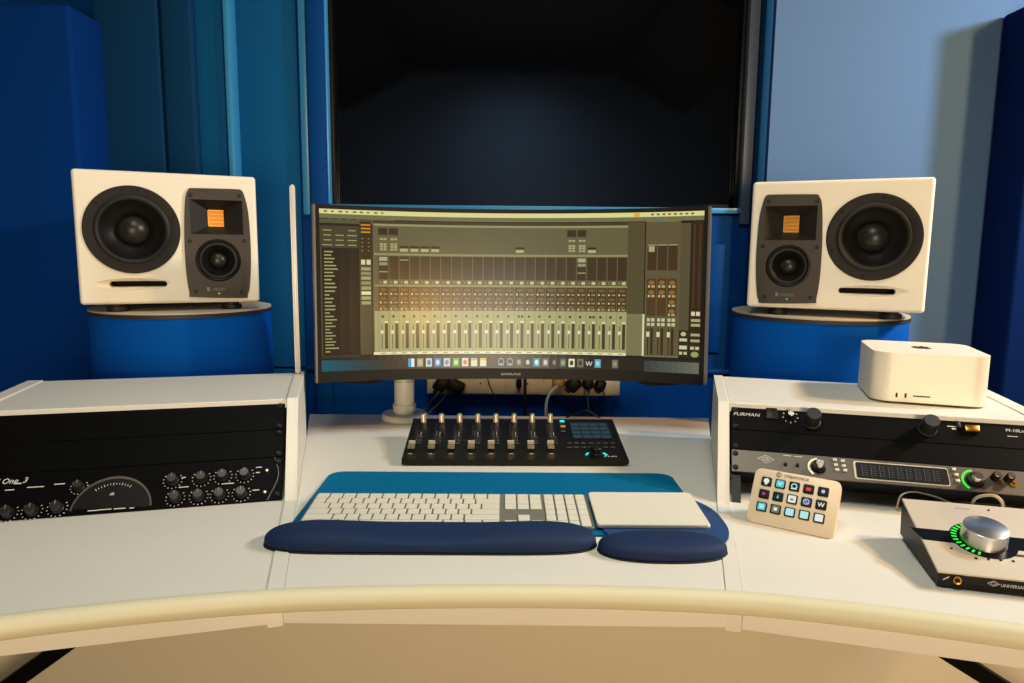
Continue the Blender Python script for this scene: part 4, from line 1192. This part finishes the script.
q = on(FFM, 946, 578); lg.box((0, 0, 0), (.0075, .0012, .0003), M=RX(PI / 2) @ T((q.x, q.y, .0004)) @ RZ(R(35)))
lg.build('lettering', M_INK, tw)
vg = MB(); q0_ = on(FFM, 969, 588).x
for k in range(40):
    x = q0_ + k * .0028
    if x > TWW - .004: break
    vg.b2((x, -.0004, .0033), (x + .0014, .001, .0075))
vg.build('vent_slots', M_DARK, tw)

# ================================================================== SOCKETS AND CABLES
SY = 1.97
a = PY(427, 379, SY); b_ = PY(619.5, 395, SY)
hgt = PY(512, 376, SY).z; hb_ = PY(512, 394.5, SY).z
ss = thing('socket_strip', 'cream wall trunking of power sockets behind the monitor', 'power sockets', T((a.x, SY, hb_)))
Ls = b_.x - a.x; Hs = hgt - hb_ + .025
MB().b2((0, -.006, 0), (Ls, .029, Hs), .003).build('trunking', M_CREAMP, ss)
n_ = 5
for i in range(n_):
    x0 = Ls * i / n_ + .003; x1 = Ls * (i + 1) / n_ - .003
    sp_ = MB().b2((x0, -.011, .004), (x1, -.0062, Hs - .004), .0015).build('socket_plate', M_CREAMP, ss)
    hl = MB(); xm = (x0 + x1) / 2
    for dx, dz in ((-.012, -.006), (.012, -.006), (0, .012)): hl.b2((xm + dx - .0028, -.0118, Hs / 2 + dz - .002), (xm + dx + .0028, -.0109, Hs / 2 + dz + .002))
    hl.build('pin_holes', M_BLACK, sp_)
def plug(px, py, w_, h_, label, m=M_BLACK, ang=0, grp='plugs in the wall sockets'):
    q = PY(px, py, SY - .03)
    mb = MB(); mb.box((0, 0, 0), (w_, .036, h_), .008, 3)
    mb.box((0, -.01, -h_ * .55), (w_ * .4, .018, h_ * .3), .004, 2)
    o = mb.build('power_plug', m); o.matrix_world = T((q.x, SY - .0302, q.z)) @ RY(ang)
    return tag(o, label, 'plug', grp)
plug(455, 386, .055, .038, 'black angled plug just right of the white monitor stand', ang=R(28))
plug(441, 384, .035, .045, 'black plug nearest the white monitor stand', ang=R(35))
plug(519, 383, .016, .03, 'small black plug under the middle of the monitor')
plug(573.5, 384, .038, .042, 'black diamond-shaped plug, left of the round pair on the right', ang=R(45))
plug(588, 383, .030, .034, 'round-edged black plug, middle of the three right plugs')
plug(600, 385, .030, .034, 'black plug at the right end of the socket strip', ang=R(20))
q = PY(559, 383, SY - .035)
yp = thing('yellow_plug', 'yellowish clear plug with a pale cable in the socket strip', 'plug', T((q.x, SY - .0115, q.z)))
MB().lathe([(0, 0), (.018, 0), (.019, .008), (.014, .022), (.008, .026), (0, .026)], 24, M=RX(PI / 2)).build('body', mat('amber plastic', (176, 138, 62), .35), yp)
def cp(px, py, y): return PY(px, py, y)
cable('power_cable', [cp(557, 386, SY - .04), cp(551, 392, SY - .06), cp(547, 400, SY - .09), cp(546, 410, SY - .12), cp(546, 424, SY - .12), cp(547, 450, SY - .1)], .0042, M_CABLEW, 'pale cable curving down from the yellowish plug')
for i, (l_, pts_, r_, m_) in enumerate((
    ('thin black cable hanging down beside the white monitor stand', [(448, 392, .05), (440, 402, .06), (430, 412, .08), (426, 424, .1), (424, 450, .1)], .0025, M_CABLEK),
    ('thin black cable slanting from the angled black plug', [(441, 388, .04), (434, 398, .06), (425, 408, .07), (418, 424, .1), (415, 450, .1)], .0022, M_CABLEK),
    ('thin dark cable hanging from below the monitor, left of centre', [(487, 374, .1), (489, 384, .1), (494, 396, .1), (496, 410, .1), (496, 445, .1)], .0018, M_CABLEK),
    ('straight black cable hanging behind the middle of the fader controller', [(525, 372, .12), (525, 390, .12), (525, 410, .12), (525, 450, .1)], .0045, M_CABLEK),
    ('thin grey cable hanging from the right plugs', [(590, 388, .05), (588, 398, .07), (589, 410, .09), (592, 424, .1), (593, 450, .1)], .0022, M_CABLEK),
    ('thin pale cable hanging from the last plug on the right', [(602, 388, .05), (606, 398, .07), (610, 408, .1), (612, 424, .1), (612, 450, .1)], .0018, M_CABLEK))):
    cable('hanging_cable', [cp(x, y, SY - d_) for x, y, d_ in pts_], r_, m_, l_, group='cables behind the monitor')
# small cable behind the controller
qq = [MT @ Vector((on(MT, x, y, z_).x, on(MT, x, y, z_).y, z_)) for x, y, z_ in ((566, 417.5, .003), (575, 413.5, .006), (585, 410, .008), (595, 415, .006), (600, 418, .003))]
qq = [cp(563, 419.5, 1.58), cp(574, 414, 1.57), cp(585, 410, 1.565), cp(594, 414, 1.57), cp(602, 420, 1.58)]
cable('controller_cable', qq, .0018, M_CABLEK, 'short dark cable arching behind the right end of the controller')

# ================================================================== LIGHT
def area(name, loc, tgt, size, power, col, shape='DISK', spread=180):
    l = bpy.data.lights.new(name, 'AREA'); l.shape = shape; l.size = size; l.energy = power; l.color = col; l.spread = R(spread)
    o = bpy.data.objects.new(name, l); COL.objects.link(o)
    d = Vector(tgt) - Vector(loc)
    o.matrix_world = T(loc) @ d.to_track_quat('-Z', 'Y').to_matrix().to_4x4()
    return o
area('right_lamp', (2.1, 1.15, 2.0), (.2, 1.1, .8), .20, 34, (.74, .87, 1.0))
area('right_warm_lamp', (1.85, .80, 2.05), (.2, 1.1, .8), .16, 27, (1.0, .60, .24))
area('rear_warm_bulb', (.50, -1.3, 1.05), (.0, 1.4, .95), .10, 9, (1.0, .50, .12))
area('rear_soft_fill', (.2, -2.4, .82), (.0, 1.4, .9), .9, 49, (1.0, .84, .60), 'SQUARE')  # second rear source, added as broad warm fill, low to stay out of the window
area('overhead_fill', (0, .45, 2.85), (0, .8, .75), .9, 12, (.98, 1.0, .88), 'SQUARE', 110)  # soft overhead fill added for ambient light
area('rear_wall_fill', (0, -2.2, 2.85), (0, -3.2, 1.2), .5, 10, (.7, .85, 1.0), 'SQUARE', 120)  # added to brighten the rear wall that the window glass mirrors
wd = bpy.data.worlds.new('room_air'); S.world = wd; wd.use_nodes = True
wd.node_tree.nodes['Background'].inputs[0].default_value = (.05, .08, .14, 1); wd.node_tree.nodes['Background'].inputs[1].default_value = .3

S.view_settings.view_transform = 'Standard'
S.view_settings.look = 'None'
S.view_settings.exposure = 0.0
S.view_settings.gamma = 1.0
S.view_settings.use_curve_mapping = False
